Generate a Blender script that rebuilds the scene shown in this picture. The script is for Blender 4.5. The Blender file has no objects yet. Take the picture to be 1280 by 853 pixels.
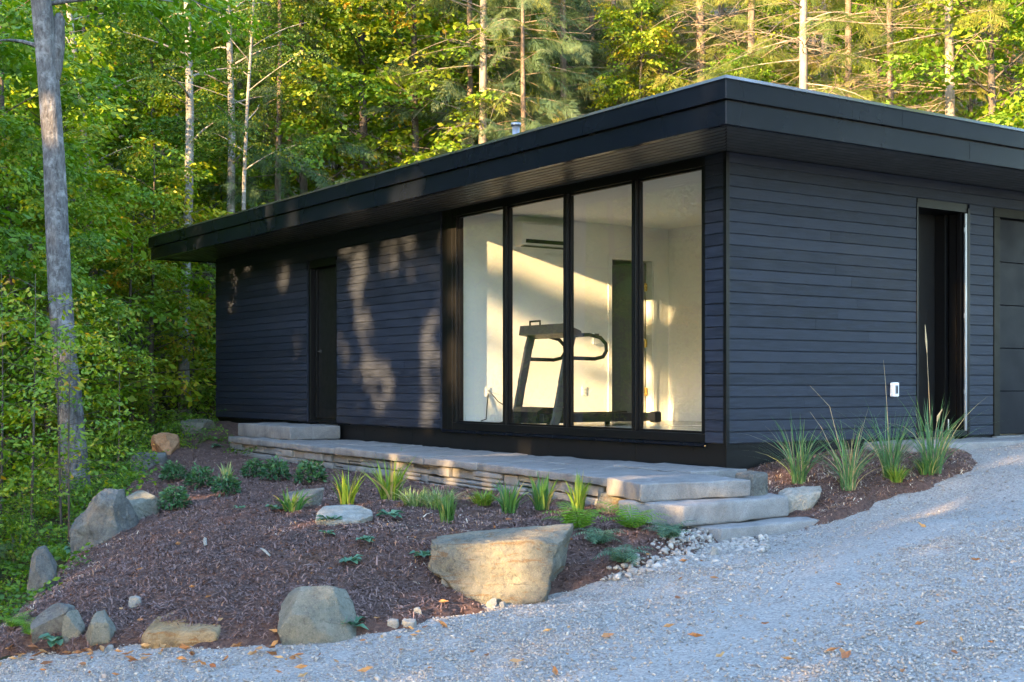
import bpy, bmesh, math, random
import numpy as np
from mathutils import Vector, Matrix, noise

SC = bpy.context.scene
COL = SC.collection
R = math.radians
rng = np.random.default_rng(7)
random.seed(7)

# ------------------------------------------------------------------ frames
F_PX, HOR = 1630.0, 481.0          # focal length and horizon row of the 1280 px photograph
CAM_Z = 1.6
CX, CY = 1.94, 11.8                # the near corner of the house
UX, UY = 0.826, 0.5637             # along the entrance wall
VX, VY = -0.5637, 0.826            # along the window wall
ANG = math.atan2(UY, UX)

def W(s, t, z=0.0):
    return (CX + s*UX + t*VX, CY + s*UY + t*VY, z)
def loc_st(x, y):
    dx, dy = x-CX, y-CY
    return dx*UX + dy*UY, dx*VX + dy*VY
def at(px, Y):
    return (px-640.0)/F_PX*Y
PB, PC = 0.123, 0.0261             # the gravel's slope
# ------------------------------------------------------------------ terrain
_ctl = []
for x, y in [(-3,5),(0,4),(4,5),(-1,7.6),(1.0,8.5),(3,9.2),(4.6,10.9),(6,12),(8,14),(7,8),(10,10),(12,14),(-4,3),(4,0),(0,-4),
             (-2,7.4),(0.1,8.0),(5.4,13.8)]:
    _ctl.append((x, y, PB*x + PC*y))
_ctl += [(1.6,9.35,.385),(2.3,9.75,.43),(2.75,10.35,.48),(3.3,10.6,.56)]
for s, t, z in [(-1.75,0.2,.47),(-1.65,1.6,.48),(-1.5,3.2,.49),(-1.4,5.5,.49),(-1.3,7.6,.49),(-1.1,9.0,.50),(-1.0,9.9,.66),(-.5,10.5,.82),(-.3,12.2,.86),
                (.6,-.15,.80),(1.6,-.2,.88),(.3,-.9,.70),(1.2,-1.0,.78),(2.0,-1.0,.88),
                (4,4,.85),(2,8,.85),(8,2,.95),(6,9,1.0),(-.6,3,.5),(-.6,7,.5),(-1.2,-1.2,.42),(-.6,-1.2,.44)]:
    x, y, _ = W(s, t); _ctl.append((x, y, z))
_ctl += [(-1.2,9.3,.36),(-.1,9.3,.42),(0.6,9.4,.42),(-.35,8.32,.11),(.05,8.38,.13),(.35,8.55,.17),(-2.3,9.2,.24),(-2.9,10.8,.28),(-1.9,11.5,.44),(-3.6,13.4,.42),(-2.7,14,.5),
         (-3.35,8.4,-.16),(-3.45,9.3,-.08),(-3.95,12,.08),(-4.37,15,.42),(-4.75,17.5,.66),(-5.4,16,.15),(-5.4,13,-.6),(-4.75,12,-.45),(-5.0,10.5,-1.0),(-4.35,10.2,-.5),(-4.5,8.3,-.7),
         (-6.5,9,-1.6),(-7,12,-1.5),(-8,16,-.5),(-7,19,.2),(-5.6,20,.7),(-6,24,.7),(-10,20,-.6),(-9,26,.3),(-14,22,-1.3),(-14,12,-1.8),(-10,5,-1.6),
         (-8,0,-1.1),(0,30,1.3),(6,30,1.6),(12,24,1.8),(16,20,2.0)]
_ctl = np.array(_ctl)
_K = np.linalg.norm(_ctl[:, None, :2]-_ctl[None, :, :2], axis=2)
_res = _ctl[:, 2] - (PB*_ctl[:, 0] + PC*_ctl[:, 1])
_A = np.block([[ -_K + 0*np.eye(len(_ctl)), np.ones((len(_ctl), 1))], [np.ones((1, len(_ctl))), np.zeros((1, 1))]])
_sol = np.linalg.solve(_A, np.append(_res, 0.0))

def hgt(x, y):
    x = np.asarray(x, float); y = np.asarray(y, float)
    sh = np.broadcast(x, y).shape
    x = np.broadcast_to(x, sh).ravel(); y = np.broadcast_to(y, sh).ravel()
    out = np.empty(len(x))
    for i in range(0, len(x), 20000):
        xx, yy = x[i:i+20000], y[i:i+20000]
        d = np.hypot(xx[:, None]-_ctl[None, :, 0], yy[:, None]-_ctl[None, :, 1])
        r = -d @ _sol[:-1] + _sol[-1]
        dist = np.hypot(xx-1, yy-12)
        r = r*np.exp(-(np.maximum(0, dist-18)/14)**2)
        plane = PB*np.clip(xx, -14, 22) + PC*np.clip(yy, -12, 34)
        hill = 0.40*np.log1p(np.exp((yy-30-0.10*xx)/2.0))*2.0
        out[i:i+20000] = plane + r + hill
    return out.reshape(sh)
def h1(x, y):
    return float(hgt(np.array([x]), np.array([y]))[0])

def on_gravel(px, py):
    k = (px-640.0)/F_PX; m = (py-HOR)/F_PX
    Ys = np.arange(4.5, 25, .01); hit = np.nonzero(CAM_Z-m*Ys <= hgt(k*Ys, Ys)+.03)[0]
    Y = Ys[hit[0]]; return (k*Y, Y)

def in_poly(poly, x, y):
    x = np.asarray(x); y = np.asarray(y)
    ins = np.zeros(x.shape, bool); n = len(poly)
    for i in range(n):
        x0, y0 = poly[i]; x1, y1 = poly[(i+1) % n]
        c = ((y0 > y) != (y1 > y)) & (x < (x1-x0)*(y-y0)/((y1-y0) or 1e-9)+x0)
        ins ^= c
    return ins
def d_poly(poly, x, y):
    best = np.full(np.asarray(x).shape, 1e9); n = len(poly)
    for i in range(n):
        x0, y0 = poly[i]; x1, y1 = poly[(i+1) % n]
        ex, ey = x1-x0, y1-y0
        q = np.clip(((x-x0)*ex+(y-y0)*ey)/(ex*ex+ey*ey+1e-12), 0, 1)
        best = np.minimum(best, np.hypot(x-x0-q*ex, y-y0-q*ey))
    return best
def vnoise(x, y, sc, seed=0):
    """cheap smooth value noise on arrays"""
    x = np.asarray(x)*sc+seed*17.3; y = np.asarray(y)*sc-seed*9.1
    xi = np.floor(x).astype(np.int64); yi = np.floor(y).astype(np.int64)
    fx = x-xi; fy = y-yi
    fx = fx*fx*(3-2*fx); fy = fy*fy*(3-2*fy)
    def hsh(a, b):
        n = (a*374761393 + b*668265263 + seed*1442695) & 0x7fffffff
        n = ((n ^ (n >> 13))*1274126177) & 0x7fffffff
        return ((n ^ (n >> 16)) & 0xffff)/65535.0
    return (hsh(xi, yi)*(1-fx)+hsh(xi+1, yi)*fx)*(1-fy) + (hsh(xi, yi+1)*(1-fx)+hsh(xi+1, yi+1)*fx)*fy

# ------------------------------------------------------------------ mesh helpers
def link(o, parent=None):
    COL.objects.link(o)
    if parent is not None: o.parent = parent
    return o
def mesh_from(name, V, F, mat=None, smooth=False, tint=None):
    me = bpy.data.meshes.new(name)
    V = np.asarray(V, float).reshape(-1, 3)
    if isinstance(F, np.ndarray):
        n, k = F.shape
        me.vertices.add(len(V)); me.vertices.foreach_set('co', V.ravel())
        me.loops.add(n*k); me.loops.foreach_set('vertex_index', F.astype(np.int32).ravel())
        me.polygons.add(n)
        me.polygons.foreach_set('loop_start', np.arange(0, n*k, k, dtype=np.int32))
        me.update(calc_edges=True)
    else:
        me.from_pydata(V.tolist(), [], F); me.update()
    if smooth: me.polygons.foreach_set('use_smooth', np.ones(len(me.polygons), bool))
    if tint is not None:
        a = me.attributes.new('tint', 'FLOAT', 'POINT'); a.data.foreach_set('value', np.asarray(tint, np.float32))
    if mat is not None: me.materials.append(mat)
    return me
def put(name, me, parent=None, loc=None, rz=0.0):
    o = bpy.data.objects.new(name, me); link(o, parent)
    if loc is not None: o.location = loc
    if rz: o.rotation_euler.z = rz
    return o
def tag(o, label=None, cat=None, group=None, kind=None):
    if label: o['label'] = label
    if cat: o['category'] = cat
    if group: o['group'] = group
    if kind: o['kind'] = kind
    return o
def empty(name, loc=(0, 0, 0), rz=0.0):
    o = bpy.data.objects.new(name, None); COL.objects.link(o)
    o.location = loc; o.rotation_euler.z = rz; o.empty_display_size = .2
    return o

class MB:
    """collects pieces and links them as one mesh"""
    def __init__(s, dz=0.0): s.V = []; s.F = []; s.T = []; s.dz = dz
    def add(s, vs, fs, tint=0.5):
        b = len(s.V)
        s.V += [(v[0], v[1], v[2]+s.dz) for v in vs]
        s.F += [[b+i for i in f] for f in fs]
        s.T += [tint]*len(vs)
        return s
    def box(s, x0, x1, y0, y1, z0, z1, tint=.5, c=0.0):
        if c > 0:   # chamfered
            bm = bmesh.new(); bmesh.ops.create_cube(bm, size=1)
            for v in bm.verts: v.co = Vector(((x0+x1)/2+v.co.x*(x1-x0), (y0+y1)/2+v.co.y*(y1-y0), (z0+z1)/2+v.co.z*(z1-z0)))
            bmesh.ops.bevel(bm, geom=bm.edges[:], offset=c, segments=2, affect='EDGES', profile=.5)
            bm.verts.index_update()
            s.add([v.co for v in bm.verts], [[v.index for v in f.verts] for f in bm.faces], tint); bm.free(); return s
        vs = [(x, y, z) for z in (z0, z1) for y in (y0, y1) for x in (x0, x1)]
        return s.add(vs, [(0,2,3,1),(4,5,7,6),(0,1,5,4),(2,6,7,3),(0,4,6,2),(1,3,7,5)], tint)
    def tube(s, pts, rad, n=8, tint=.5, cap=True):
        pts = [Vector(p) for p in pts]
        if not hasattr(rad, '__len__'): rad = [rad]*len(pts)
        vs = []; fs = []; up = None
        for i, p in enumerate(pts):
            d = (pts[min(i+1, len(pts)-1)]-pts[max(i-1, 0)]).normalized()
            if up is None:
                up = d.orthogonal().normalized()
            up = (up - d*up.dot(d)).normalized(); w = d.cross(up)
            for k in range(n):
                a = 2*math.pi*k/n
                vs.append(p + (up*math.cos(a)+w*math.sin(a))*rad[i])
        for i in range(len(pts)-1):
            for k in range(n):
                k2 = (k+1) % n
                fs.append((i*n+k, i*n+k2, (i+1)*n+k2, (i+1)*n+k))
        if cap:
            fs.append(tuple(range(n-1, -1, -1))); fs.append(tuple((len(pts)-1)*n+k for k in range(n)))
        return s.add(vs, fs, tint)
    def prism(s, prof, axis, a0, a1, tint=.5):
        """prof = list of 2D points; axis 'x','y','z' is the extrusion direction"""
        n = len(prof)
        def P(p, a):
            return {'x': (a, p[0], p[1]), 'y': (p[0], a, p[1]), 'z': (p[0], p[1], a)}[axis]
        vs = [P(p, a0) for p in prof] + [P(p, a1) for p in prof]
        fs = [(i, (i+1) % n, n+(i+1) % n, n+i) for i in range(n)] + [tuple(range(n-1, -1, -1)), tuple(range(n, 2*n))]
        return s.add(vs, fs, tint)
    def obj(s, name, mat, parent=None, smooth=False, loc=None, rz=0, fix=True):
        me = mesh_from(name, s.V, s.F, mat, False, s.T)
        if fix:
            bm = bmesh.new(); bm.from_mesh(me); bmesh.ops.recalc_face_normals(bm, faces=bm.faces[:]); bm.to_mesh(me); bm.free()
        if smooth: me.polygons.foreach_set('use_smooth', np.ones(len(me.polygons), bool))
        return put(name, me, parent, loc, rz)

# ------------------------------------------------------------------ materials
def mat(name):
    m = bpy.data.materials.new(name); m.use_nodes = True
    nt = m.node_tree; nt.nodes.clear()
    out = nt.nodes.new('ShaderNodeOutputMaterial')
    return m, nt, out
def N(nt, t, **kw):
    n = nt.nodes.new('ShaderNode'+t)
    for k, v in kw.items():
        if k.startswith('_'): setattr(n, k[1:], v)
        else:
            key = k.replace('__', ' ')
            try: n.inputs[key].default_value = v
            except Exception: n.inputs[int(k[1:])].default_value = v
    return n
def ramp(nt, stops, src=None, interp='LINEAR'):
    r = nt.nodes.new('ShaderNodeValToRGB'); e = r.color_ramp.elements
    r.color_ramp.interpolation = interp
    while len(e) > 1: e.remove(e[-1])
    e[0].position = stops[0][0]; e[0].color = (*stops[0][1], 1)
    for p, c in stops[1:]:
        q = e.new(p); q.color = (*c, 1)
    if src is not None: nt.links.new(src, r.inputs[0])
    return r
def mixc(nt, fac, a, b, mode='MIX'):
    m = nt.nodes.new('ShaderNodeMix'); m.data_type = 'RGBA'; m.blend_type = mode
    for sock, val in ((m.inputs[0], fac), (m.inputs[6], a), (m.inputs[7], b)):
        if hasattr(val, 'is_linked') or hasattr(val, 'node'): nt.links.new(val, sock)
        elif isinstance(val, (int, float)): sock.default_value = val
        else: sock.default_value = (*val, 1)
    return m.outputs[2]
def mapr(nt, v, a, b, c=0.0, d=1.0):
    m = nt.nodes.new('ShaderNodeMapRange'); nt.links.new(v, m.inputs[0])
    m.inputs[1].default_value = a; m.inputs[2].default_value = b; m.inputs[3].default_value = c; m.inputs[4].default_value = d
    return m.outputs[0]
def texco(nt, kind='Object', scale=None):
    t = nt.nodes.new('ShaderNodeTexCoord'); o = t.outputs[kind]
    if scale is not None:
        mp = nt.nodes.new('ShaderNodeMapping'); mp.inputs['Scale'].default_value = scale; nt.links.new(o, mp.inputs[0]); o = mp.outputs[0]
    return o
def noise_n(nt, vec, scale, detail=4, rough=.55, dist=0):
    n = N(nt, 'TexNoise', Scale=scale, Detail=detail, Roughness=rough, Distortion=dist); nt.links.new(vec, n.inputs['Vector']); return n.outputs['Fac']
def bump(nt, hgt_, strength, dist):
    b = N(nt, 'Bump', Strength=strength, Distance=dist); nt.links.new(hgt_, b.inputs['Height']); return b.outputs[0]
def princ(nt, out, col=None, rough=.6, spec=.5, metal=0.0, nrm=None):
    p = nt.nodes.new('ShaderNodeBsdfPrincipled')
    if col is not None:
        if hasattr(col, 'node'): nt.links.new(col, p.inputs['Base Color'])
        else: p.inputs['Base Color'].default_value = (*col, 1)
    if hasattr(rough, 'node'): nt.links.new(rough, p.inputs['Roughness'])
    else: p.inputs['Roughness'].default_value = rough
    p.inputs['Specular IOR Level'].default_value = spec; p.inputs['Metallic'].default_value = metal
    if nrm is not None: nt.links.new(nrm, p.inputs['Normal'])
    nt.links.new(p.outputs[0], out.inputs[0]); return p
def attr(nt, name='tint'):
    a = nt.nodes.new('ShaderNodeAttribute'); a.attribute_name = name; return a.outputs['Fac']
def plain(name, col, rough=.6, spec=.5, metal=0.0, var=.12, scale=6.0, bmp=0.0, bscale=60.0):
    m, nt, out = mat(name)
    v = texco(nt)
    n = noise_n(nt, v, scale, 5)
    c = mixc(nt, n, tuple(x*(1-var) for x in col), tuple(min(1, x*(1+var)) for x in col))
    r = mapr(nt, noise_n(nt, v, scale*1.7, 3), .3, .7, max(.05, rough-.07), min(1, rough+.07))
    nr = bump(nt, noise_n(nt, v, bscale, 4), bmp, .01) if bmp else None
    princ(nt, out, c, r, spec, metal, nr); return m

def m_siding():
    m, nt, out = mat('stained_wood')
    t = attr(nt)
    base = ramp(nt, [(0, (.0048, .0074, .0145)), (.5, (.0080, .0118, .0218)), (1, (.0140, .0185, .0310))], t).outputs[0]
    v = texco(nt)
    g = noise_n(nt, texco(nt, 'Object', (1.4, 1.4, 14)), 3.0, 8, .68, .5)
    c = mixc(nt, mapr(nt, g, .42, .72), base, (.027, .034, .052), 'MIX')
    c = mixc(nt, mapr(nt, g, .28, .42, .6, 0), c, (.0035, .005, .009))
    w = noise_n(nt, v, 1.3, 5, .6)                       # weathering, worn stain
    c = mixc(nt, mapr(nt, w, .55, .8, 0, .55), c, (.026, .029, .035))
    k = N(nt, 'TexVoronoi', Scale=2.6); nt.links.new(texco(nt, 'Object', (1, 1, 2.2)), k.inputs['Vector'])
    c = mixc(nt, mapr(nt, k.outputs['Distance'], .02, .075, .8, 0), c, (.006, .007, .008))   # knots
    sp = N(nt, 'TexVoronoi', Scale=5.0); nt.links.new(v, sp.inputs['Vector'])
    c = mixc(nt, mapr(nt, sp.outputs['Distance'], .012, .03, .8, 0), c, (.10, .10, .10))     # bare flecks
    princ(nt, out, c, mapr(nt, g, .3, .7, .5, .72), .28, 0, bump(nt, g, .6, .008)); return m
def m_metal(name, col, rough, spec=.5):
    m, nt, out = mat(name)
    v = texco(nt)
    n = noise_n(nt, v, .9, 4)
    n2 = noise_n(nt, v, 14, 5)
    c = mixc(nt, mapr(nt, n2, .45, .8, 0, .5), col, tuple(x*1.6+.001 for x in col))
    b = bump(nt, noise_n(nt, v, 1.1, 2), .12, .05)      # oil-canning of the sheet
    princ(nt, out, c, mapr(nt, n, .3, .7, rough-.06, rough+.08), spec, 0, b); return m
def m_rock(name, a, b, c3, sc=5.0, lichen=.35, bm=.6, streak=None):
    m, nt, out = mat(name)
    v = texco(nt)
    n = noise_n(nt, v, sc, 8, .62, .3)
    col = ramp(nt, [(.25, a), (.5, b), (.75, c3)], n).outputs[0]
    n2 = noise_n(nt, v, sc*.55, 3, .5)
    col = mixc(nt, mapr(nt, n2, .5, .7, 0, lichen), col, (.19, .20, .16))
    n3 = noise_n(nt, v, sc*9, 4, .7)
    col = mixc(nt, mapr(nt, n3, .5, .72, 0, .55), col, tuple(x*.45 for x in a))
    if streak:
        st = noise_n(nt, texco(nt, 'Object', (1.0, 1.0, 5.0)), sc*.9, 5, .6, 1.2)
        col = mixc(nt, mapr(nt, st, .55, .62, 0, .8), col, streak)
    wv = N(nt, 'TexNoise', Scale=sc*.9, Detail=4.0); nt.links.new(v, wv.inputs['Vector'])
    wob = mixc(nt, .07, v, wv.outputs['Color'])
    ck = N(nt, 'TexVoronoi', Scale=sc*.75, _feature='DISTANCE_TO_EDGE'); nt.links.new(wob, ck.inputs['Vector'])
    crack = mapr(nt, ck.outputs['Distance'], 0, .012, .4, 0)
    msk = mapr(nt, noise_n(nt, v, sc*.8, 2), .48, .56)
    cm_ = N(nt, 'Math', _operation='MULTIPLY'); nt.links.new(crack, cm_.inputs[0]); nt.links.new(msk, cm_.inputs[1])
    col = mixc(nt, cm_.outputs[0], col, tuple(x*.4 for x in a))
    gr = noise_n(nt, v, sc*26, 3, .8)
    col = mixc(nt, mapr(nt, gr, .52, .7, 0, .5), col, tuple(min(1, x*1.35) for x in c3))
    hh = noise_n(nt, v, sc*3.5, 12, .75)
    h2 = N(nt, 'Math', _operation='MULTIPLY_ADD'); nt.links.new(cm_.outputs[0], h2.inputs[0]); h2.inputs[1].default_value = -.5; nt.links.new(hh, h2.inputs[2])
    princ(nt, out, col, .88, .2, 0, bump(nt, h2.outputs[0], min(1, bm*1.2), .035)); return m
def m_slab(name, a, b, vein=(.42, .42, .43)):
    m, nt, out = mat(name)
    v = texco(nt)
    n = noise_n(nt, texco(nt, 'Object', (1, 2.2, 1)), 3.2, 8, .65, .5)
    col = mixc(nt, mapr(nt, n, .3, .7), a, b)
    w = N(nt, 'TexWave', Scale=.35, Distortion=14.0, Detail=4.0); nt.links.new(texco(nt, 'Object', (1, 1, 1)), w.inputs['Vector'])
    col = mixc(nt, mapr(nt, w.outputs['Fac'], .985, .999, 0, .12), col, vein)
    sp = noise_n(nt, v, 130, 3, .8)
    col = mixc(nt, mapr(nt, sp, .45, .7, 0, .7), col, tuple(x*.5 for x in a))
    col = mixc(nt, mapr(nt, attr(nt), 0, 1, .0, .38), col, (.27, .25, .215))
    hh = noise_n(nt, v, 22, 8, .7)
    princ(nt, out, col, .8, .3, 0, bump(nt, hh, .55, .02)); return m
def m_leaf(name, stops, trans=.35, rough=.5, shift=.25):
    m, nt, out = mat(name)
    oi = nt.nodes.new('ShaderNodeObjectInfo')
    ad = N(nt, 'Math', _operation='MULTIPLY_ADD'); nt.links.new(oi.outputs['Random'], ad.inputs[0]); ad.inputs[1].default_value = shift; ad.inputs[2].default_value = -shift/2
    a2 = N(nt, 'Math', _operation='ADD'); nt.links.new(attr(nt), a2.inputs[0]); nt.links.new(ad.outputs[0], a2.inputs[1])
    c = ramp(nt, stops, a2.outputs[0]).outputs[0]
    p = princ(nt, out, c, rough, .35)
    tr = nt.nodes.new('ShaderNodeBsdfTranslucent')
    hs = N(nt, 'HueSaturation', Saturation=1.1, Value=1.25); nt.links.new(c, hs.inputs['Color']); nt.links.new(hs.outputs[0], tr.inputs[0])
    mx = nt.nodes.new('ShaderNodeMixShader'); mx.inputs[0].default_value = trans
    nt.links.new(p.outputs[0], mx.inputs[1]); nt.links.new(tr.outputs[0], mx.inputs[2]); nt.links.new(mx.outputs[0], out.inputs[0])
    return m
def m_bark(name, a, b, sc=9.0, pale=None, lichen=None):
    m, nt, out = mat(name)
    v = texco(nt, 'Object', (1, 1, .35))
    n = noise_n(nt, v, sc, 8, .7, .4)
    col = mixc(nt, mapr(nt, n, .35, .65), a, b)
    if pale:
        n2 = noise_n(nt, texco(nt, 'Object', (1, 1, 4.0)), 4.0, 5, .7)
        col = mixc(nt, mapr(nt, n2, .56, .64, 0, .85), col, pale)
    if lichen:
        n3 = noise_n(nt, texco(nt), 7, 6, .7)
        col = mixc(nt, mapr(nt, n3, .5, .66, 0, .75), col, lichen)
    princ(nt, out, col, .9, .2, 0, bump(nt, n, .9, .04)); return m

M = {}
M['siding'] = m_siding()
M['fascia'] = m_metal('dark_coated_metal', (.0035, .0048, .0085), .26, .16)
M['frame'] = m_metal('black_frame_metal', (.0035, .0036, .0042), .36, .22)
M['plinth'] = m_metal('black_plinth_panel', (.004, .0041, .0046), .42, .25)
M['soffit'] = plain('soffit_board', (.085, .078, .066), .42, .4, var=.2, scale=3)
M['door'] = plain('dark_door', (.007, .007, .0075), .4, .4)
M['garage'] = plain('garage_door_panel', (.006, .006, .0085), .55, .15, var=.25, scale=2)
M['bronze'] = plain('bronze_trim', (.012, .011, .007), .55, .15)
M['alu'] = plain('pale_aluminium', (.26, .27, .29), .35, .5, .6)
M['wall'] = plain('white_wall_paint', (.82, .81, .77), .75, .3, var=.015, scale=2)
M['ceil'] = plain('ceiling_paint', (.76, .75, .72), .85, .2, var=.015, scale=2)
M['floor'] = plain('polished_concrete', (.52, .50, .45), .22, .5, var=.12, scale=1.5)
M['greydoor'] = plain('grey_green_door', (.20, .20, .19), .5, .4)
M['brass'] = plain('brass', (.75, .50, .14), .3, .5, 1.0)
M['white'] = plain('white_plastic', (.78, .78, .76), .4, .5, var=.02)
M['dark'] = plain('black_rubber', (.012, .012, .013), .5, .4)
M['steel'] = plain('grey_steel', (.10, .10, .10), .4, .5, .3)
M['wood'] = plain('brown_console', (.10, .07, .05), .5, .4)
M['slab'] = m_slab('bluestone', (0.125, 0.124, 0.123), (0.235, 0.230, 0.222))
M['slab2'] = m_slab('grey_granite', (.145, .144, .143), (.265, .260, .252))
M['boulder_tan'] = m_rock('tan_boulder', (.075, .078, .070), (.150, .145, .118), (.235, .205, .145), 4.5, .5, .9, (.13, .085, .045))
M['boulder_grey'] = m_rock('grey_boulder', (.060, .060, .056), (.125, .125, .115), (.20, .195, .175), 5, .4, 1.0)
M['boulder_pale'] = m_rock('pale_boulder', (.095, .098, .082), (.165, .165, .135), (.235, .23, .19), 5, .4, .9)
M['boulder_white'] = m_rock('white_rock', (.18, .175, .15), (.30, .29, .255), (.42, .41, .37), 9, .1, .9)
M['boulder_ochre'] = m_rock('ochre_rock', (.15, .085, .04), (.25, .17, .085), (.32, .235, .135), 5, .15, .7, (.20, .095, .03))
M['boulder_rust'] = m_rock('rusty_rock', (.20, .10, .05), (.30, .17, .09), (.36, .25, .16), 7, .1, .7)
M['pebble'] = m_rock('pale_pebble', (.13, .13, .12), (.20, .20, .185), (.27, .26, .24), 20, .1, .4)
M['bark_grey'] = m_bark('grey_lichened_bark', (.055, .051, .048), (.175, .167, .163), 24, None, (.31, .31, .305))
M['bark_dark'] = m_bark('dark_bark', (.05, .04, .032), (.12, .10, .08), 8)
M['bark_brown'] = m_bark('brown_conifer_bark', (.085, .06, .042), (.21, .16, .12), 8)
M['bark_tan'] = m_bark('tan_bark', (.15, .12, .09), (.30, .25, .20), 7)
M['bark_birch'] = m_bark('white_birch_bark', (.10, .085, .07), (.27, .25, .21), 5, (.46, .44, .40))
M['deadwood'] = plain('bare_dead_wood', (.19, .15, .105), .85, .2, var=.3, scale=4)
M['leaf_beech'] = m_leaf('beech_leaf', [(0, (.050, .120, .013)), (.42, (.125, .235, .018)), (.72, (.235, .30, .018)), (.92, (.36, .32, .02)), (1, (.46, .26, .03))], .38)
M['leaf_maple'] = m_leaf('maple_leaf', [(0, (.075, .165, .017)), (.4, (.15, .255, .020)), (.75, (.27, .30, .022)), (.95, (.38, .29, .03)), (1, (.42, .22, .03))], .42)
M['leaf_birch'] = m_leaf('birch_leaf', [(0, (.035, .085, .014)), (.5, (.075, .14, .02)), (.85, (.20, .21, .025)), (1, (.36, .25, .03))], .42)
M['leaf_shade'] = m_leaf('shade_tree_leaf', [(0, (.02, .06, .012)), (1, (.06, .12, .02))], .12)
M['needle'] = m_leaf('hemlock_needle', [(0, (.035, .070, .026)), (.5, (.085, .135, .055)), (.85, (.16, .19, .075)), (1, (.23, .21, .07))], .25, .6)
M['needle_gold'] = m_leaf('spruce_needle', [(0, (.05, .085, .018)), (.5, (.12, .155, .026)), (.85, (.22, .205, .035)), (1, (.30, .20, .04))], .28, .6)
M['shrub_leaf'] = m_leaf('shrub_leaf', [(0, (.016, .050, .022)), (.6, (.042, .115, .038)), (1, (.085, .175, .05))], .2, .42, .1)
M['lime_leaf'] = m_leaf('lime_fern_leaf', [(0, (.07, .15, .015)), (.6, (.13, .26, .025)), (1, (.22, .32, .04))], .35, .5, .1)
M['darkfern'] = m_leaf('dark_fern_leaf', [(0, (.035, .075, .04)), (.6, (.075, .145, .08)), (1, (.13, .21, .12))], .2, .5, .1)
M['hosta'] = m_leaf('blue_green_leaf', [(0, (.045, .11, .06)), (.6, (.08, .18, .10)), (1, (.14, .25, .13))], .25, .5, .1)
M['blade'] = m_leaf('grass_blade', [(0, (.035, .10, .022)), (.5, (.07, .17, .035)), (.85, (.16, .24, .05)), (1, (.34, .28, .10))], .3, .45, .12)
M['blade_yellow'] = m_leaf('yellow_green_blade', [(0, (.08, .16, .02)), (.5, (.17, .26, .03)), (.85, (.28, .30, .05)), (1, (.38, .28, .10))], .3, .45, .1)
M['blade_pale'] = m_leaf('pale_grass_blade', [(0, (.10, .19, .05)), (.5, (.20, .28, .09)), (1, (.36, .36, .18))], .3, .5, .1)
M['blade_blue'] = m_leaf('blue_green_blade', [(0, (.045, .12, .045)), (.5, (.09, .19, .07)), (.85, (.18, .26, .08)), (1, (.40, .31, .15))], .28, .45, .1)
M['straw'] = plain('dry_straw', (.42, .32, .18), .8, .2, var=.3, scale=20)
M['leaf_dry'] = m_leaf('dry_leaf', [(0, (.20, .075, .03)), (.5, (.34, .15, .055)), (1, (.45, .27, .12))], .15, .7, .9)

def m_gravel():
    m, nt, out = mat('gravel')
    v = texco(nt)
    vo = N(nt, 'TexVoronoi', Scale=85.0); nt.links.new(v, vo.inputs['Vector'])
    sx = nt.nodes.new('ShaderNodeSeparateColor'); nt.links.new(vo.outputs['Color'], sx.inputs[0])
    c = ramp(nt, [(0, (.155, .143, .132)), (.4, (.222, .206, .189)), (.8, (.28, .259, .236)), (1, (.30, .29, .27))], sx.outputs[0]).outputs[0]
    n = noise_n(nt, v, .8, 5, .6)
    c = mixc(nt, mapr(nt, n, .45, .75, 0, .35), c, (.27, .252, .234))     # dusty wheel tracks
    princ(nt, out, c, .9, .2, 0, bump(nt, vo.outputs['Distance'], -.9, .015)); return m
def m_stone_bits():
    m, nt, out = mat('gravel_stone')
    c = ramp(nt, [(0, (.170, .155, .142)), (.3, (.235, .216, .198)), (.65, (.295, .272, .246)), (.9, (.35, .322, .284)), (.97, (.43, .40, .35)), (1, (.34, .235, .17))], attr(nt)).outputs[0]
    princ(nt, out, c, .85, .25); return m
def m_mulch():
    m, nt, out = mat('mulch_soil')
    v = texco(nt)
    n = noise_n(nt, v, 30, 8, .75, .6)
    c = ramp(nt, [(.3, (.048, .029, .025)), (.5, (.120, .074, .062)), (.7, (.20, .125, .098))], n).outputs[0]
    n2 = noise_n(nt, v, 1.1, 4, .6)
    c = mixc(nt, mapr(nt, n2, .55, .75, 0, .5), c, (.17, .095, .055))
    princ(nt, out, c, .95, .15, 0, bump(nt, n, 1.0, .05)); return m
def m_chip():
    m, nt, out = mat('mulch_chip')
    c = ramp(nt, [(0, (.062, .037, .032)), (.4, (.148, .092, .080)), (.70, (.235, .155, .135)), (.85, (.30, .165, .095)), (.935, (.40, .20, .08)), (1, (.50, .42, .32))], attr(nt)).outputs[0]
    princ(nt, out, c, .85, .2); return m
def m_ground():
    m, nt, out = mat('forest_floor')
    v = texco(nt)
    n = noise_n(nt, v, 9, 8, .7)
    c = ramp(nt, [(.3, (.020, .016, .010)), (.5, (.055, .042, .022)), (.7, (.11, .075, .035))], n).outputs[0]
    n2 = noise_n(nt, v, .9, 5, .6)
    c = mixc(nt, mapr(nt, n2, .45, .6, 0, .7), c, (.022, .034, .010))
    princ(nt, out, c, .95, .15, 0, bump(nt, n, .9, .08)); return m
M['gravel'] = m_gravel(); M['stonebit'] = m_stone_bits(); M['mulch'] = m_mulch(); M['chip'] = m_chip(); M['ground'] = m_ground()
M['sand'] = plain('sandy_soil', (.30, .25, .18), .95, .1, var=.3, scale=12, bmp=.6)

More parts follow.
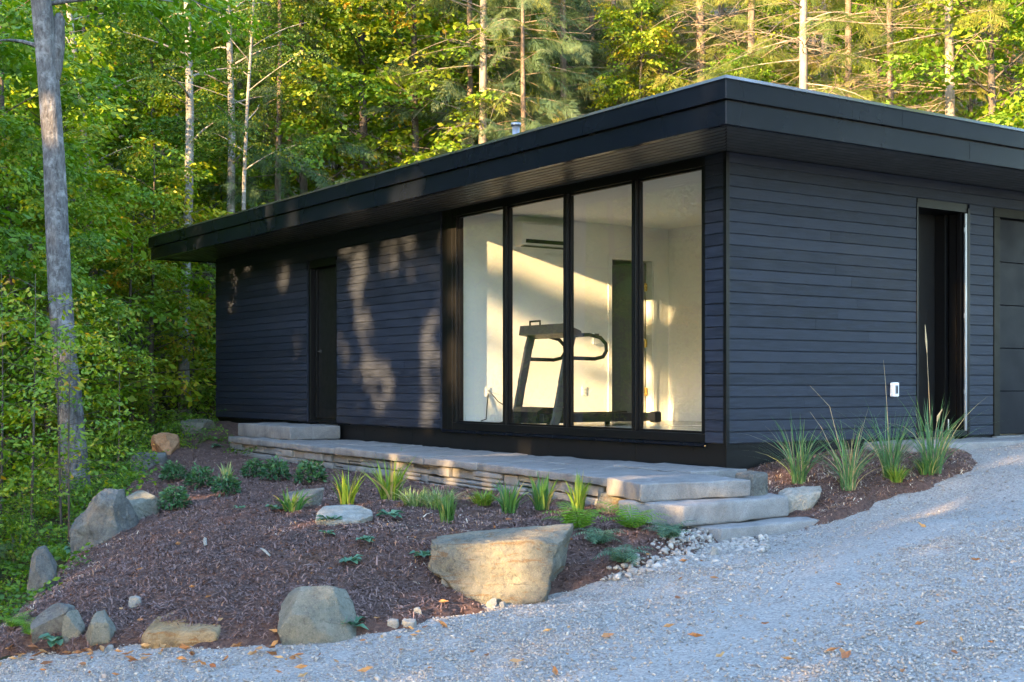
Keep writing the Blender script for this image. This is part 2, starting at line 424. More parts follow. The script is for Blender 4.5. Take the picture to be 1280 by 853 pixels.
def m_glass():
    m, nt, out = mat('window_glass')
    tr = N(nt, 'BsdfTransparent', Color=(.93, .96, .94, 1))
    gl = N(nt, 'BsdfGlossy', Color=(1, 1, 1, 1), Roughness=.006)
    lw = N(nt, 'LayerWeight', Blend=.5)
    pw = N(nt, 'Math', _operation='POWER'); nt.links.new(lw.outputs['Facing'], pw.inputs[0]); pw.inputs[1].default_value = 5.0
    mu = N(nt, 'Math', _operation='MULTIPLY_ADD'); nt.links.new(pw.outputs[0], mu.inputs[0]); mu.inputs[1].default_value = .87; mu.inputs[2].default_value = .13
    mx = nt.nodes.new('ShaderNodeMixShader')
    nt.links.new(mu.outputs[0], mx.inputs[0]); nt.links.new(tr.outputs[0], mx.inputs[1]); nt.links.new(gl.outputs[0], mx.inputs[2])
    nt.links.new(mx.outputs[0], out.inputs[0]); return m
M['glass'] = m_glass()
# ================================================================== SETTING
# planting bed outlines
EDGE_PX = [(-40, 824), (0, 820), (60, 818), (100, 815), (180, 809), (260, 806), (345, 801), (440, 791), (520, 781), (580, 768), (640, 752), (700, 738), (760, 722), (810, 708), (850, 699), (885, 684), (905, 678)]
edge = [on_gravel(*p) for p in EDGE_PX]
def st_(lst): return [W(s, t)[:2] for s, t in lst]
BED_L = edge + st_([(-1.3, -1.45), (-1.45, -1.2), (-1.35, -.4), (-1.3, 2), (-1.15, 5), (-1.0, 8), (-.75, 9.6), (-.05, 9.7), (.2, 12.6)]) + \
        [(-5.2, 18.2), (-4.75, 16.8), (-4.45, 15), (-4.2, 13.4), (-4.05, 12), (-3.85, 10.4), (-3.65, 9.3), (-3.75, 8.5)]
BED_R = [on_gravel(*p) for p in [(985, 668), (1012, 664), (1045, 648), (1100, 625), (1160, 611), (1215, 590), (1226, 578), (1205, 568)]] + \
        st_([(2.2, -.62), (1.9, .1), (-.2, .1), (-.8, -.3), (-.75, -1.0), (-.3, -1.3)])
DRIVE = [(-16, -10), (-9, 2), (-5.4, 7.7)] + [(x+.05, y+.22) for x, y in edge[2:]] + st_([(-.9, -.9), (-.2, -.6), (2.2, -.3), (4.2, .1), (9.5, .1), (16, 2)]) + [(26, 14), (20, -10)]

def axis(segs):
    out = []
    for a, b, st in segs: out.append(np.arange(a, b, st))
    return np.concatenate(out)
gx = axis([(-150, -40, 6), (-40, -14, 1.2), (-14, 12, .22), (12, 30, .9), (30, 156, 6)])
gy = axis([(-60, -4, 4), (-4, 3, 1), (3, 28, .22), (28, 60, 1.0), (60, 190, 6)])
X, Y = np.meshgrid(gx, gy)
Z = hgt(X, Y)
S_, T_ = loc_st(X, Y)
inside = (S_ > -.1) & (S_ < 9.1) & (T_ > -.05) & (T_ < 12.3)
Z = np.where(inside, np.minimum(Z, .82), Z)
Z = Z + (vnoise(X, Y, .9, 3)-.5)*.12*(Y > 14) + (vnoise(X, Y, 2.7, 4)-.5)*.05
Z = Z - .14*((in_poly(DRIVE, X, Y) & (d_poly(DRIVE, X, Y) > .12)) | (in_poly(BED_L, X, Y) & (d_poly(BED_L, X, Y) > .15)) | in_poly(BED_R, X, Y))
nx, ny = len(gx), len(gy)
I = np.arange(nx*ny).reshape(ny, nx)
Fq = np.stack([I[:-1, :-1], I[:-1, 1:], I[1:, 1:], I[1:, :-1]], -1).reshape(-1, 4)
tag(put('ground', mesh_from('ground', np.stack([X, Y, Z], -1).reshape(-1, 3), Fq, M['ground'], True)), kind='structure')

def sheet_z(X, Y, d, zoff, edgew, bumps):
    bz = 0
    for sc, am, sd in bumps: bz = bz + (vnoise(X, Y, sc, sd)-.5)*am
    if not edgew: return hgt(X, Y)+zoff+bz
    dn = d + (vnoise(X, Y, 5, 5)-.5)*.14 + (vnoise(X, Y, 14, 6)-.5)*.07
    q = np.clip(dn/edgew, -.5, 1)
    return hgt(X, Y)+zoff-.012+bz*np.clip(dn/.35, 0, 1)+.085*np.where(q > 0, q*(2-q), q*2.2)
BUMP_L = [(1.6, .07, 1), (5, .04, 2), (14, .03, 9), (26, .018, 12)]
BUMP_R = [(2, .05, 1), (6, .03, 2), (16, .02, 9)]
def sheet(name, poly, step, zoff, m, kind, edgew=.0, bumps=(), x0=None):
    P = np.array(poly)
    xs = np.arange(P[:, 0].min()-step, P[:, 0].max()+step, step); ys = np.arange(P[:, 1].min()-step, P[:, 1].max()+step, step)
    X, Y = np.meshgrid(xs, ys)
    d = d_poly(poly, X, Y)*np.where(in_poly(poly, X, Y), 1, -1)
    Z = sheet_z(X, Y, d, zoff, edgew, bumps)
    nx, ny = len(xs), len(ys)
    I = np.arange(nx*ny).reshape(ny, nx)
    F = np.stack([I[:-1, :-1], I[:-1, 1:], I[1:, 1:], I[1:, :-1]], -1).reshape(-1, 4)
    keep = (d.ravel()[F] > -.10).all(1)
    F = F[keep]
    used = np.unique(F); mp = np.full(nx*ny, -1); mp[used] = np.arange(len(used))
    V = np.stack([X, Y, Z], -1).reshape(-1, 3)[used]
    return tag(put(name, mesh_from(name, V, mp[F], m, True)), kind=kind)
sheet('gravel_driveway', DRIVE, .13, .02, M['gravel'], 'structure', 0, [(1.3, .03, 1), (4, .02, 2), (11, .012, 9)])
sheet('mulch_bed', BED_L, .045, .022, M['mulch'], 'structure', .22, BUMP_L)
sheet('mulch_bed', BED_R, .045, .022, M['mulch'], 'structure', .16, BUMP_R)

def bits(name, templ, n_faces_k, px0, px1, y0, y1, n, size, flat, m, test, label, zoff, sd, tintf=None, tiltm=.5):
    r = np.random.default_rng(sd)
    Yd = np.exp(r.uniform(math.log(y0), math.log(y1), n)); px = r.uniform(px0, px1, n)
    x = (px-640)/F_PX*Yd
    k = test(x, Yd); x, Yd = x[k], Yd[k]; n = len(x)
    z = hgt(x, Yd)+zoff(x, Yd)
    tv, tf = templ
    sz = size(r, n)
    V = np.repeat(tv[None], n, 0)*(1+r.normal(0, .16, (n, len(tv), 1)))
    V = V*sz[:, None, :]
    a = r.uniform(0, 2*np.pi, n); ca, sa = np.cos(a), np.sin(a)
    tl = r.normal(0, tiltm, n); ct, st = np.cos(tl), np.sin(tl)
    x1 = V[..., 0]*ct[:, None]-V[..., 2]*st[:, None]; z1 = V[..., 0]*st[:, None]+V[..., 2]*ct[:, None]
    V = np.stack([x1*ca[:, None]-V[..., 1]*sa[:, None]+x[:, None], x1*sa[:, None]+V[..., 1]*ca[:, None]+Yd[:, None], z1+z[:, None]], -1)
    F = tf[None]+(np.arange(n)*len(tv))[:, None, None]
    t = r.uniform(0, 1, n) if tintf is None else tintf(r, x, Yd)
    me = mesh_from(name, V.reshape(-1, 3), F.reshape(-1, tf.shape[1]), m, False, np.repeat(t, len(tv)))
    return tag(put(name, me), label, None, None, 'stuff')
def ico():
    bm = bmesh.new(); bmesh.ops.create_icosphere(bm, subdivisions=1, radius=1)
    v = np.array([q.co[:] for q in bm.verts]); f = np.array([[q.index for q in p.verts] for p in bm.faces]); bm.free(); return v, f
OCTA = (np.array([[1, 0, 0], [-1, 0, 0], [0, 1, 0], [0, -1, 0], [0, 0, 1], [0, 0, -1.]]), np.array([[0, 2, 4], [2, 1, 4], [1, 3, 4], [3, 0, 4], [2, 0, 5], [1, 2, 5], [3, 1, 5], [0, 3, 5]]))
edge_ext = edge
def on_drive(x, y):
    g_ = np.random.default_rng(len(x))
    u = x*.80-y*.60+.5*vnoise(x, y, .5, 41)                      # across the wheel tracks
    tr = np.exp(-((u+1.2)/.35)**2)+np.exp(-((u+2.9)/.35)**2)+np.exp(-((u+5.2)/.4)**2)
    thin = np.clip(tr, 0, 1)*.6+.35*(vnoise(x, y, .9, 43) > .6)
    return (g_.random(len(x)) > thin) & in_poly(DRIVE, x, y) & ~(in_poly(BED_L, x, y) & (d_poly(BED_L, x, y) > .10)) & ~(in_poly(BED_R, x, y) & (d_poly(BED_R, x, y) > .06))
def gs(r, n):
    s = np.exp(r.normal(math.log(.0051), .38, n)); s = np.clip(s, .0025, .018)
    return np.stack([s*r.uniform(.9, 1.5, n), s*r.uniform(.7, 1.1, n), s*r.uniform(.4, .75, n)], -1)
bits('gravel_stones', ico(), 3, -160, 1440, 4.9, 8.6, 105000, gs, 1, M['stonebit'], on_drive, 'loose grey crushed stones covering the driveway', lambda x, y: .024+(vnoise(x, y, 1.3, 1)-.5)*.03+(vnoise(x, y, 4, 2)-.5)*.02+(vnoise(x, y, 11, 9)-.5)*.012, 11)
bits('gravel_stones', OCTA, 3, -60, 1440, 8.3, 17, 80000, gs, 1, M['stonebit'], on_drive, 'loose grey crushed stones covering the driveway', lambda x, y: .026+(vnoise(x, y, 1.3, 1)-.5)*.03+(vnoise(x, y, 4, 2)-.5)*.02+(vnoise(x, y, 11, 9)-.5)*.012, 12)
# coarse stones spilled where the drive meets the lowest step
def coarse(r, n):
    s = np.clip(np.exp(r.normal(math.log(.014), .40, n)), .005, .035)
    return np.stack([s*r.uniform(.9, 1.5, n), s*r.uniform(.7, 1.1, n), s*r.uniform(.45, .8, n)], -1)
bits('coarse_gravel', ico(), 3, 720, 960, 8.3, 10.4, 5200, coarse, 1, M['stonebit'],
     lambda x, y: (np.abs(d_poly(BED_L, x, y)) < .55*np.clip((x-.55)/.9, 0, 1)*rng.uniform(0, 1, len(x))**.7) & ~in_poly(st_([(-1.5, -1.44), (-.35, -1.44), (-.35, 0), (-1.6, 0)]), x, y), 'coarse crushed stone spilled along the edge of the bed by the lowest step',
     lambda x, y: np.where(in_poly(BED_L, x, y), sheet_z(x, y, d_poly(BED_L, x, y), .022, .22, BUMP_L)-hgt(x, y), .024)+.006, 13, lambda r, x, y: r.uniform(0, .92, len(x)))
CHIP = (np.array([[-.5, -.5, 0], [-.5, .5, 0], [0, -.5, .12], [0, .5, .12], [.5, -.4, 0], [.5, .3, 0.]]), np.array([[0, 2, 3, 1], [2, 4, 5, 3]]))
def cs(r, n):
    L = np.clip(np.exp(r.normal(math.log(.027), .45, n)), .010, .10)
    return np.stack([L, np.clip(r.normal(.0062, .002, n), .003, .012), L*r.uniform(.3, 1.4, n)], -1)
def chip_t(r, x, y):
    base = r.beta(1.6, 2.2, len(x))
    n2 = vnoise(x, y, .9, 21)
    return np.clip(base*.9 + np.where((n2 > .62) & (r.random(len(x)) < .35), .3, 0), 0, 1)
for nm, bed, p0, p1, y0, y1, n, sd in (('mulch_chips', BED_L, -80, 960, 7.4, 19, 150000, 14), ('mulch_chips', BED_R, 880, 1260, 9.2, 14, 36000, 15)):
    bits(nm, CHIP, 4, p0, p1, y0, y1, n, cs, 1, M['chip'], lambda x, y: in_poly(bed, x, y) & (d_poly(bed, x, y) > .02), 'shredded bark mulch covering the sloping bed' if sd == 14 else 'shredded bark mulch covering the bed under the grasses',
         lambda x, y: sheet_z(x, y, d_poly(bed, x, y), .022, .22 if sd == 14 else .16, BUMP_L if sd == 14 else BUMP_R)-hgt(x, y)+.007, sd, (chip_t if sd == 14 else (lambda r, x, y: np.clip(chip_t(r, x, y)+.22, 0, 1))), .45)

# ================================================================== HOUSE
H0 = .82
house = empty('house', (CX, CY, H0), ANG)
tag(house, 'low black flat-roofed house clad in dark horizontal boards with a wide glazed corner', 'house')
def HB(): return MB(-H0)

PITCH = .106
def boards(mb, plane, a0, a1, z0, z1, seed):
    """horizontal boards with shadow gaps; plane 's' = window wall (outward -s), 't' = entrance wall (outward -t)"""
    r = random.Random(seed); z = z0
    while z < z1-.01:
        zt = min(z+PITCH, z1)
        d = .026 + r.uniform(-.0012, .0012); g = .0060
        prof = [(0.0, z+.001), (-d+.012, z+.001), (-d+.012, z+g), (-d+.003, z+g), (-d, z+g+.004), (-d, zt-.003), (-d+.003, zt-.0006), (0.0, zt-.0006)]
        cuts = [a0]
        if a1-a0 > 1.7 and r.random() < .55: cuts.append(a0 + (a1-a0)*r.uniform(.25, .75))
        cuts.append(a1)
        for c0, c1 in zip(cuts[:-1], cuts[1:]):
            t = r.random()
            c0_, c1_ = c0+.0008, c1-.0008
            if plane == 's': mb.prism(prof, 'y', c0_, c1_, t)
            else:
                mb.prism(prof, 'x', c0_, c1_, t)
        z = zt
Z0, ZT = 1.06, 3.705
b = HB(); boards(b, 's', .012, .255, Z0, ZT, 1); b.obj('pier_cladding', M['siding'], house)
ZA, ZB = Z0+22*PITCH, Z0+23*PITCH         # the boards run unbroken over the door heads
for pl, s0, s1, z0, z1, sd in (('s', 4.95, 7.74, Z0, ZA, 2), ('s', 8.68, 12.22, Z0, ZA, 3), ('s', 4.95, 12.22, ZA, ZT, 4), ('t', .012, 2.61, Z0, ZB, 5), ('t', 3.47, 3.87, Z0, ZB, 6), ('t', .012, 8.9, ZB, ZT, 8)):
    b = HB(); boards(b, pl, s0, s1, z0, z1, sd); b.obj('wall_cladding', M['siding'], house)
b = HB()
b.box(-.031, .010, -.031, .010, 1.03, ZT, c=.0012)
b.obj('corner_trim', M['frame'], house)
# wall cores (dark behind the boards)
b = HB()
for t0, t1, z0, z1 in [(.002, .27, 1.02, 3.72), (4.93, 7.76, 1.02, 3.72), (8.66, 12.2, 1.02, 3.72), (7.76, 8.66, 3.34, 3.72), (.27, 4.93, 3.70, 3.73)]:
    b.box(.002, .15, t0, t1, z0, z1)
for s0, s1, z0, z1 in [(.152, 2.63, 1.02, 3.72), (3.45, 3.89, 1.02, 3.72), (6.95, 9.0, 1.02, 3.72), (2.63, 3.45, 3.45, 3.72), (3.89, 6.95, 3.45, 3.72)]:
    b.box(s0, s1, .002, .15, z0, z1)
b.box(.15, 9.0, 12.05, 12.2, .7, 3.72); b.box(8.85, 9.0, .15, 12.05, .7, 3.72)
b.obj('wall_core', M['plinth'], house)
# plinth with panel joints
b = HB()
js = [.0, .03, 1.3, 2.75, 4.2, 5.7, 7.0, 8.4, 9.9, 11.2, 12.16]
for a, c in zip(js[1:-1], js[2:]): b.box(.012, .15, a+.002, c-.002, .55, 1.022)
js = [.012, 1.25, 2.62, 3.9]
for a, c in zip(js[:-1], js[1:]): b.box(a+.002, c-.002, .014, .15, .55, 1.022)
for i in range(14):       # panel screws
    t = .45+i*.52
    b.box(.008, .014, t, t+.014, .985, .999)
b.box(.020, .15, .030, 12.16, .5, 1.02); b.box(.02, 3.9, .02, .15, .5, 1.02)
b.obj('plinth', M['plinth'], house)
b = HB(); b.box(-.03, .14, 4.72, .27, 1.042, 1.058) ; b.box(-.034, -.030, 4.93, .262, 1.030, 1.058)
b.box(-.028, .012, 4.93, 12.2, 1.048, 1.0575)
b.obj('sill_flashing', M['fascia'], house)

# ---- glazing
win = empty('window_wall', (0, 0, 0)); win.parent = house
GZ0, GZ1 = 1.145, 3.62
T0, T1 = .29, 4.64
fr = HB()
fr.box(-.01, .13, T0-.035, T1+.05, 1.06, GZ0-.0, c=.004); fr.box(-.01, .13, T0-.035, T1+.05, GZ1, 3.70, c=.004)
fr.box(-.01, .13, T0-.033, T0+.03, GZ0, GZ1, c=.004); fr.box(-.01, .10, T1-.02, T1+.05, GZ0, GZ1, c=.004)
fr.box(-.018, .10, T1+.052, T1+.16, 1.06, 3.70, c=.004); fr.box(-.006, .10, T1+.162, T1+.30, 1.06, 3.70, c=.004)
fr.obj('window_frame', M['frame'], win)
MUL = [1.297, 2.43, 3.58]
for t in MUL:
    m_ = HB(); m_.box(-.014, .085, t-.030, t-.004, GZ0+.001, GZ1-.001, c=.003); m_.box(-.014, .085, t+.004, t+.030, GZ0+.001, GZ1-.001, c=.003); m_.box(.0, .09, t-.006, t+.006, GZ0+.001, GZ1-.001)
    m_.obj('mullion', M['frame'], win)
gl = [T0+.03]+MUL+[T1-.02]
for i in range(4):
    a = gl[i]+(.030 if i else 0); c = gl[i+1]-(.030 if i < 3 else 0)
    g = HB(); g.add([(.045, a, GZ0), (.045, c, GZ0), (.045, c, GZ1), (.045, a, GZ1)], [(0, 1, 2, 3)]); g.obj('pane', M['glass'], win, fix=False)
    e = HB(); w_ = .014
    e.box(.028, .062, a, a+w_, GZ0, GZ1); e.box(.028, .062, c-w_, c, GZ0, GZ1); e.box(.028, .062, a+w_, c-w_, GZ0, GZ0+.022); e.box(.028, .062, a+w_, c-w_, GZ1-.022, GZ1)
    e.obj('sash', M['frame'], win)

# ---- room behind the glass
FZ, CZ = 1.12, 3.695
b = HB(); b.box(.15, 8.84, .15, 12.04, 1.0, FZ); b.obj('room_floor', M['floor'], house)
b = HB(); b.box(.13, 8.84, .15, 12.04, CZ, CZ+.06)
b.obj('room_ceiling', M['ceil'], house)
RS, RT = 3.42, 4.70
DS0, DS1, DZ1 = 2.43, 3.14, 3.25
b = HB()
b.box(.135, DS0, RT, RT+.12, FZ, CZ); b.box(DS1, RS, RT, RT+.12, FZ, CZ); b.box(DS0, DS1, RT, RT+.12, DZ1, CZ)      # wall with the doorway
b.obj('partition_wall', M['wall'], house)
b = HB(); b.box(RS, RS+.12, .401, 9.0, FZ, CZ); b.obj('partition_wall', M['wall'], house)
for bx_ in ((.151, .166, .168, .27, FZ, CZ), (.151, 2.56, .151, .167, FZ, CZ), (2.56, RS, .40, .44, FZ, CZ), (2.56, 2.60, .167, .40, FZ, CZ),
            (.151, .166, RT+.12, 7.4, FZ, CZ), (.151, RS, 7.4, 7.5, FZ, CZ)):
    b = HB(); b.box(*bx_); b.obj('wall_lining', M['wall'], house)
b = HB()
b.box(.17, DS0-.06, RT-.012, RT-.0015, FZ, FZ+.11); b.box(RS-.012, RS-.0015, .17, RT-.013, FZ, FZ+.11); b.obj('baseboard', M['white'], house)
b = HB()
b.box(DS0-.055, DS0, RT-.014, RT-.001, FZ, DZ1+.055); b.box(DS1, DS1+.055, RT-.014, RT-.001, FZ, DZ1+.055); b.box(DS0, DS1, RT-.014, RT-.001, DZ1, DZ1+.055)
b.box(DS0+.001, DS0+.014, RT, RT+.121, FZ, DZ1); b.box(DS1-.014, DS1-.001, RT, RT+.121, FZ, DZ1)
b.obj('door_casing', M['white'], house)
dr = HB()
dr.box(-.70, 0, -.02, .02, FZ+.01, DZ1-.02, c=.003)
leaf = dr.obj('interior_door', M['greydoor'], house, loc=(DS1-.02, RT+.12, 0), rz=R(-68))
hn = 0
for z in (1.45, 2.1, 2.85):
    hg = MB(-H0); hg.tube([(0, 0, z), (0, 0, z+.11)], .014, 8); hg.box(-.002, .03, -.003, .003, z+.004, z+.106); o = hg.obj('hinge', M['brass'], leaf, loc=(.006, -.03, 0))
for s, t in ((1.2, 2.6), (2.6, 3.6)):
    d = HB(); d.tube([(s, t, CZ-.004), (s, t, CZ-.001)], .055, 20); d.obj('downlight', M['white'], house)

# ---- doors outside
door = empty('side_door', (0, 0, 0)); door.parent = house
b = HB()
b.box(-.012, .15, 7.745, 7.80, 1.06, 3.34, c=.003); b.box(-.012, .15, 8.61, 8.675, 1.06, 3.34, c=.003); b.box(-.012, .15, 7.80, 8.61, 3.28, 3.389, c=.003); b.box(-.02, .15, 7.80, 8.61, 1.06, 1.11, c=.003)
b.box(.05, .15, 8.53, 8.61, 1.11, 3.28, c=.003); b.box(.05, .15, 7.80, 7.83, 1.11, 3.28, c=.003)
b.obj('door_frame', M['frame'], door)
b = HB(); b.box(.085, .13, 7.83, 8.53, 1.115, 3.275, c=.004); b.box(.079, .086, 7.93, 8.43, 1.25, 3.15, c=.003); dl = b.obj('door_leaf', M['door'], door)
b = HB(); b.tube([(.085, 8.46, 2.08), (.04, 8.46, 2.08), (.035, 8.36, 2.08)], .010, 8); b.tube([(.088, 8.46, 2.08), (.078, 8.46, 2.08)], .026, 12); b.obj('handle', M['steel'], dl)
door = empty('entrance_door', (0, 0, 0)); door.parent = house
b = HB(); b.box(2.63, 3.45, .335, .38, 1.12, 3.45); dl = b.obj('door_leaf', M['door'], door)
b = HB(); b.box(2.69, 2.72, .31, .336, 2.0, 2.12, c=.003); b.tube([(2.705, .315, 2.06), (2.705, .26, 2.06), (2.78, .255, 2.06)], .009, 8); b.obj('handle', M['steel'], dl)
b = HB()
b.box(2.608, 2.632, -.034, .33, 1.06, 3.452, c=.003); b.box(2.632, 3.43, -.022, .33, 3.41, 3.496); b.box(2.632, 3.45, -.03, .33, 1.06, 1.12, c=.004)
b.box(3.36, 3.45, .20, .33, 1.12, 3.41, c=.003); b.box(3.40, 3.45, .09, .18, 1.12, 3.41, c=.003); b.box(3.385, 3.45, .02, .07, 1.12, 3.41, c=.003)
b.box(3.43, 3.468, -.034, .33, 1.06, 3.452, c=.003)
b.obj('door_frame', M['frame'], door)
b = HB(); b.box(3.395, 3.428, -.028, -.008, 1.10, 3.40, c=.003)
for z in (1.5, 2.3, 3.2): b.box(3.385, 3.397, -.024, -.012, z, z+.05)
b.obj('track_strip', M['alu'], door)
b = HB()
for i in range(5):
    z = 1.06+i*.468
    b.box(3.99, 6.85, .05, .09, z+.003, z+.465, c=.004)
g = b.obj('garage_door', M['garage'], house)
b = HB(); b.box(3.885, 3.985, -.03, .12, 1.05, 3.40, c=.003); b.box(6.86, 6.96, -.03, .12, 1.05, 3.40, c=.003); b.box(3.885, 6.96, -.03, .12, 3.403, 3.496, c=.003); b.obj('garage_frame', M['bronze'], g)
b = HB(); b.box(3.89, 6.95, -.06, .14, .8, 1.045, c=.006); b.obj('garage_threshold', M['slab2'], g)

# ---- roof
rs0, rs1, rt0, rt1 = -.92, 9.95, -.96, 12.86
roof = empty('roof', (0, 0, 0)); roof.parent = house
def ring(prof, name, m, cut=.007):
    """sweep a (outward, z) profile round the roof rectangle with small chamfered corners"""
    vs = []; n = len(prof)
    corners = [(rs0, rt0, -1, -1), (rs1, rt0, 1, -1), (rs1, rt1, 1, 1), (rs0, rt1, -1, 1)]
    stations = []
    for i, (x, y, ox, oy) in enumerate(corners):
        a = (x, y-oy*cut, ox, oy); c = (x-ox*cut, y, ox, oy)
        stations += ([a, c] if i in (0, 2) else [c, a])
    for (x, y, ox, oy) in stations:
        for o, z in prof: vs.append((x+ox*o, y+oy*o, z))
    k = len(stations); fs = []
    for i in range(k):
        j = (i+1) % k
        for p in range(n):
            q = (p+1) % n
            fs.append((i*n+p, i*n+q, j*n+q, j*n+p))
    mb = HB(); mb.add(vs, fs); return mb
mb = ring([(0, 3.703), (0, 3.884), (-.03, 3.884), (-.03, 3.703)], '', None)
for t in np.arange(1.9, 12.6, 3.05): mb.box(rs0-.0022, rs0, t, t+.03, 3.715, 3.880)
for s in np.arange(2.2, 9.6, 3.05): mb.box(s, s+.03, rt0-.0022, rt0, 3.715, 3.880)
mb.obj('lower_fascia', M['fascia'], roof)
mb = ring([(.006, 3.697), (.006, 3.7025), (-.05, 3.7025), (-.05, 3.697)], '', None); mb.obj('drip_edge', M['fascia'], roof)
mb = ring([(.030, 3.898), (.030, 4.052), (-.02, 4.052), (-.02, 3.898)], '', None)
for t in np.arange(.9, 12.6, 3.05): mb.box(rs0-.0322, rs0-.030, t, t+.03, 3.905, 4.048)
for s in np.arange(1.2, 9.6, 3.05): mb.box(s, s+.03, rt0-.0322, rt0-.030, 3.905, 4.048)
mb.obj('upper_fascia', M['fascia'], roof)
mb = ring([(.038, 4.050), (.038, 4.058), (-.055, 4.112), (-.16, 4.112), (-.16, 4.0), (.0, 4.0), (.029, 4.0545)], '', None); mb.obj('roof_flashing', M['fascia'], roof)
b = HB(); b.box(rs0+.02, rs1-.02, rt0+.02, rt1-.02, 3.80, 4.085); b.box(rs0+.03, rs1-.03, rt0+.03, rt1-.03, 3.735+.061, 3.80); b.obj('roof_deck', M['dark'], roof)
b = HB(); pw = .098; x = rs0+.032
while x < -.005:      # soffit boards along the window wall, mitred at the corner
    x1 = min(x+pw, 0.0); f0 = rt0+.032+(x-rs0-.032)*(.93/.89); f1 = rt0+.032+(x1-rs0-.032)*(.93/.89)
    tnt = random.random()
    vs = [(x+.011, f0+.006, 3.712), (x1-.011, f1+.006, 3.712), (x1-.011, rt1-.03, 3.712), (x+.011, rt1-.03, 3.712)]
    vs += [(q[0], q[1], 3.733) for q in vs]
    b.add(vs, [(0, 3, 2, 1), (4, 5, 6, 7), (0, 1, 5, 4), (1, 2, 6, 5), (2, 3, 7, 6), (3, 0, 4, 7)], tnt); x = x1
y = rt0+.032
while y < -.005:
    y1 = min(y+pw, 0.0); f0 = rs0+.032+(y-rt0-.032)*(.89/.93); f1 = rs0+.032+(y1-rt0-.032)*(.89/.93)
    vs = [(f0+.006, y+.005, 3.712), (rs1-.03, y+.005, 3.712), (rs1-.03, y1-.005, 3.712), (f1+.006, y1-.005, 3.712)]
    vs += [(q[0], q[1], 3.733) for q in vs]
    b.add(vs, [(0, 3, 2, 1), (4, 5, 6, 7), (0, 1, 5, 4), (1, 2, 6, 5), (2, 3, 7, 6), (3, 0, 4, 7)], .5); y = y1
b.box(0, rs1-.04, 12.2, rt1-.03, 3.712, 3.733)
b.obj('soffit', M['soffit'], roof)
b = HB(); b.box(rs0+.03, .0, rt0+.03, rt1-.03, 3.737, 3.79); b.box(0, rs1-.03, rt0+.03, .0, 3.737, 3.79); b.obj('soffit_backing', M['dark'], roof)
b = HB(); b.tube([(.3, 3.8, 4.05), (.3, 3.8, 4.60)], .045, 16); b.tube([(.3, 3.8, 4.595), (.3, 3.8, 4.63)], .06, 16); b.obj('vent_pipe', M['alu'], roof, True)

# ================================================================== THINGS IN THE ROOM
def house_thing(name, label, cat, s, t, z, rz=0.0, group=None):
    return tag(empty(name, W(s, t, z), ANG+rz), label, cat, group)
tm = house_thing('treadmill', 'black and grey treadmill standing behind the glass wall', 'treadmill', .25, 3.55, FZ)
b = MB(); b.box(.0, 1.68, -.36, -.27, .05, .15, c=.012); b.box(.0, 1.68, .27, .36, .05, .15, c=.012); b.obj('side_rail', M['dark'], tm)
b = MB(); b.box(.46, 1.64, -.268, .268, .06, .135, c=.01); b.tube([(1.64, -.268, .098), (1.64, .268, .098)], .042, 14); b.obj('running_belt', M['dark'], tm)
b = MB(); b.prism([(-.02, .04), (.46, .04), (.46, .16), (.36, .215), (.08, .225), (-.02, .17)], 'y', -.265, .265); b.obj('motor_cover', M['dark'], tm)
for y in (-.315, .315):
    b = MB(); b.box(1.62, 1.74, y-.05, y+.05, .03, .16, c=.02); b.obj('end_cap', M['dark'], tm)
    for x in (.12, 1.45):
        f = MB(); f.tube([(x, y, 0), (x, y, .055)], .035, 12); f.obj('foot', M['dark'], tm)
for y in (-.40, .40):
    b = MB()
    n = 9; pts = [(.12, y, .02), (.16, y, .12), (.24, y, .5), (.33, y, .9), (.38, y, 1.07)]
    for (x0, _, z0), (x1, _, z1) in zip(pts[:-1], pts[1:]):
        b.add([(x0-.05, y-.022, z0), (x0+.05, y-.022, z0), (x0+.05, y+.022, z0), (x0-.05, y+.022, z0), (x1-.045, y-.022, z1), (x1+.045, y-.022, z1), (x1+.045, y+.022, z1), (x1-.045, y+.022, z1)],
              [(0, 1, 5, 4), (1, 2, 6, 5), (2, 3, 7, 6), (3, 0, 4, 7), (0, 3, 2, 1), (4, 5, 6, 7)])
    b.obj('upright', M['steel'], tm)
    b = MB(); z = .92
    loop = [(.40, y, 1.04), (.62, y, 1.05), (.78, y, 1.02), (.86, y, .95), (.87, y, .87), (.82, y, .80), (.70, y, .775), (.36, y, .78)]
    b.tube(loop, .022, 10); b.obj('handrail', M['dark'], tm, True)
b = MB(); b.add([(.22, -.44, 1.06), (.50, -.44, 1.02), (.50, .44, 1.02), (.22, .44, 1.06), (.24, -.44, 1.17), (.47, -.44, 1.09), (.47, .44, 1.09), (.24, .44, 1.17)],
               [(0, 3, 2, 1), (4, 5, 6, 7), (0, 1, 5, 4), (1, 2, 6, 5), (2, 3, 7, 6), (3, 0, 4, 7)]); co = b.obj('console', M['wood'], tm)
b = MB(); b.add([(.27, -.2, 1.172), (.44, -.2, 1.117), (.44, .2, 1.117), (.27, .2, 1.172)], [(0, 1, 2, 3)]); b.obj('display', M['dark'], co)
b = MB(); b.tube([(.25, .05, 1.16), (.25, .05, 1.215), (.25, .25, 1.215), (.25, .25, 1.16)], .012, 8); b.obj('tablet_rest', M['dark'], co, True)
b = MB(); b.tube([(0, .12, .1), (-.1, .4, .03), (-.06, .9, .012), (.10, 1.2, .012), (.18, 1.08, .06), (.22, 1.12, .22), (.25, 1.14, .36)], .008, 6); b.tube([(0, .3, .2), (.1, .7, .28), (.2, 1.0, .38), (.26, 1.14, .40)], .006, 6); b.obj('power_cord', M['dark'], tm, True)

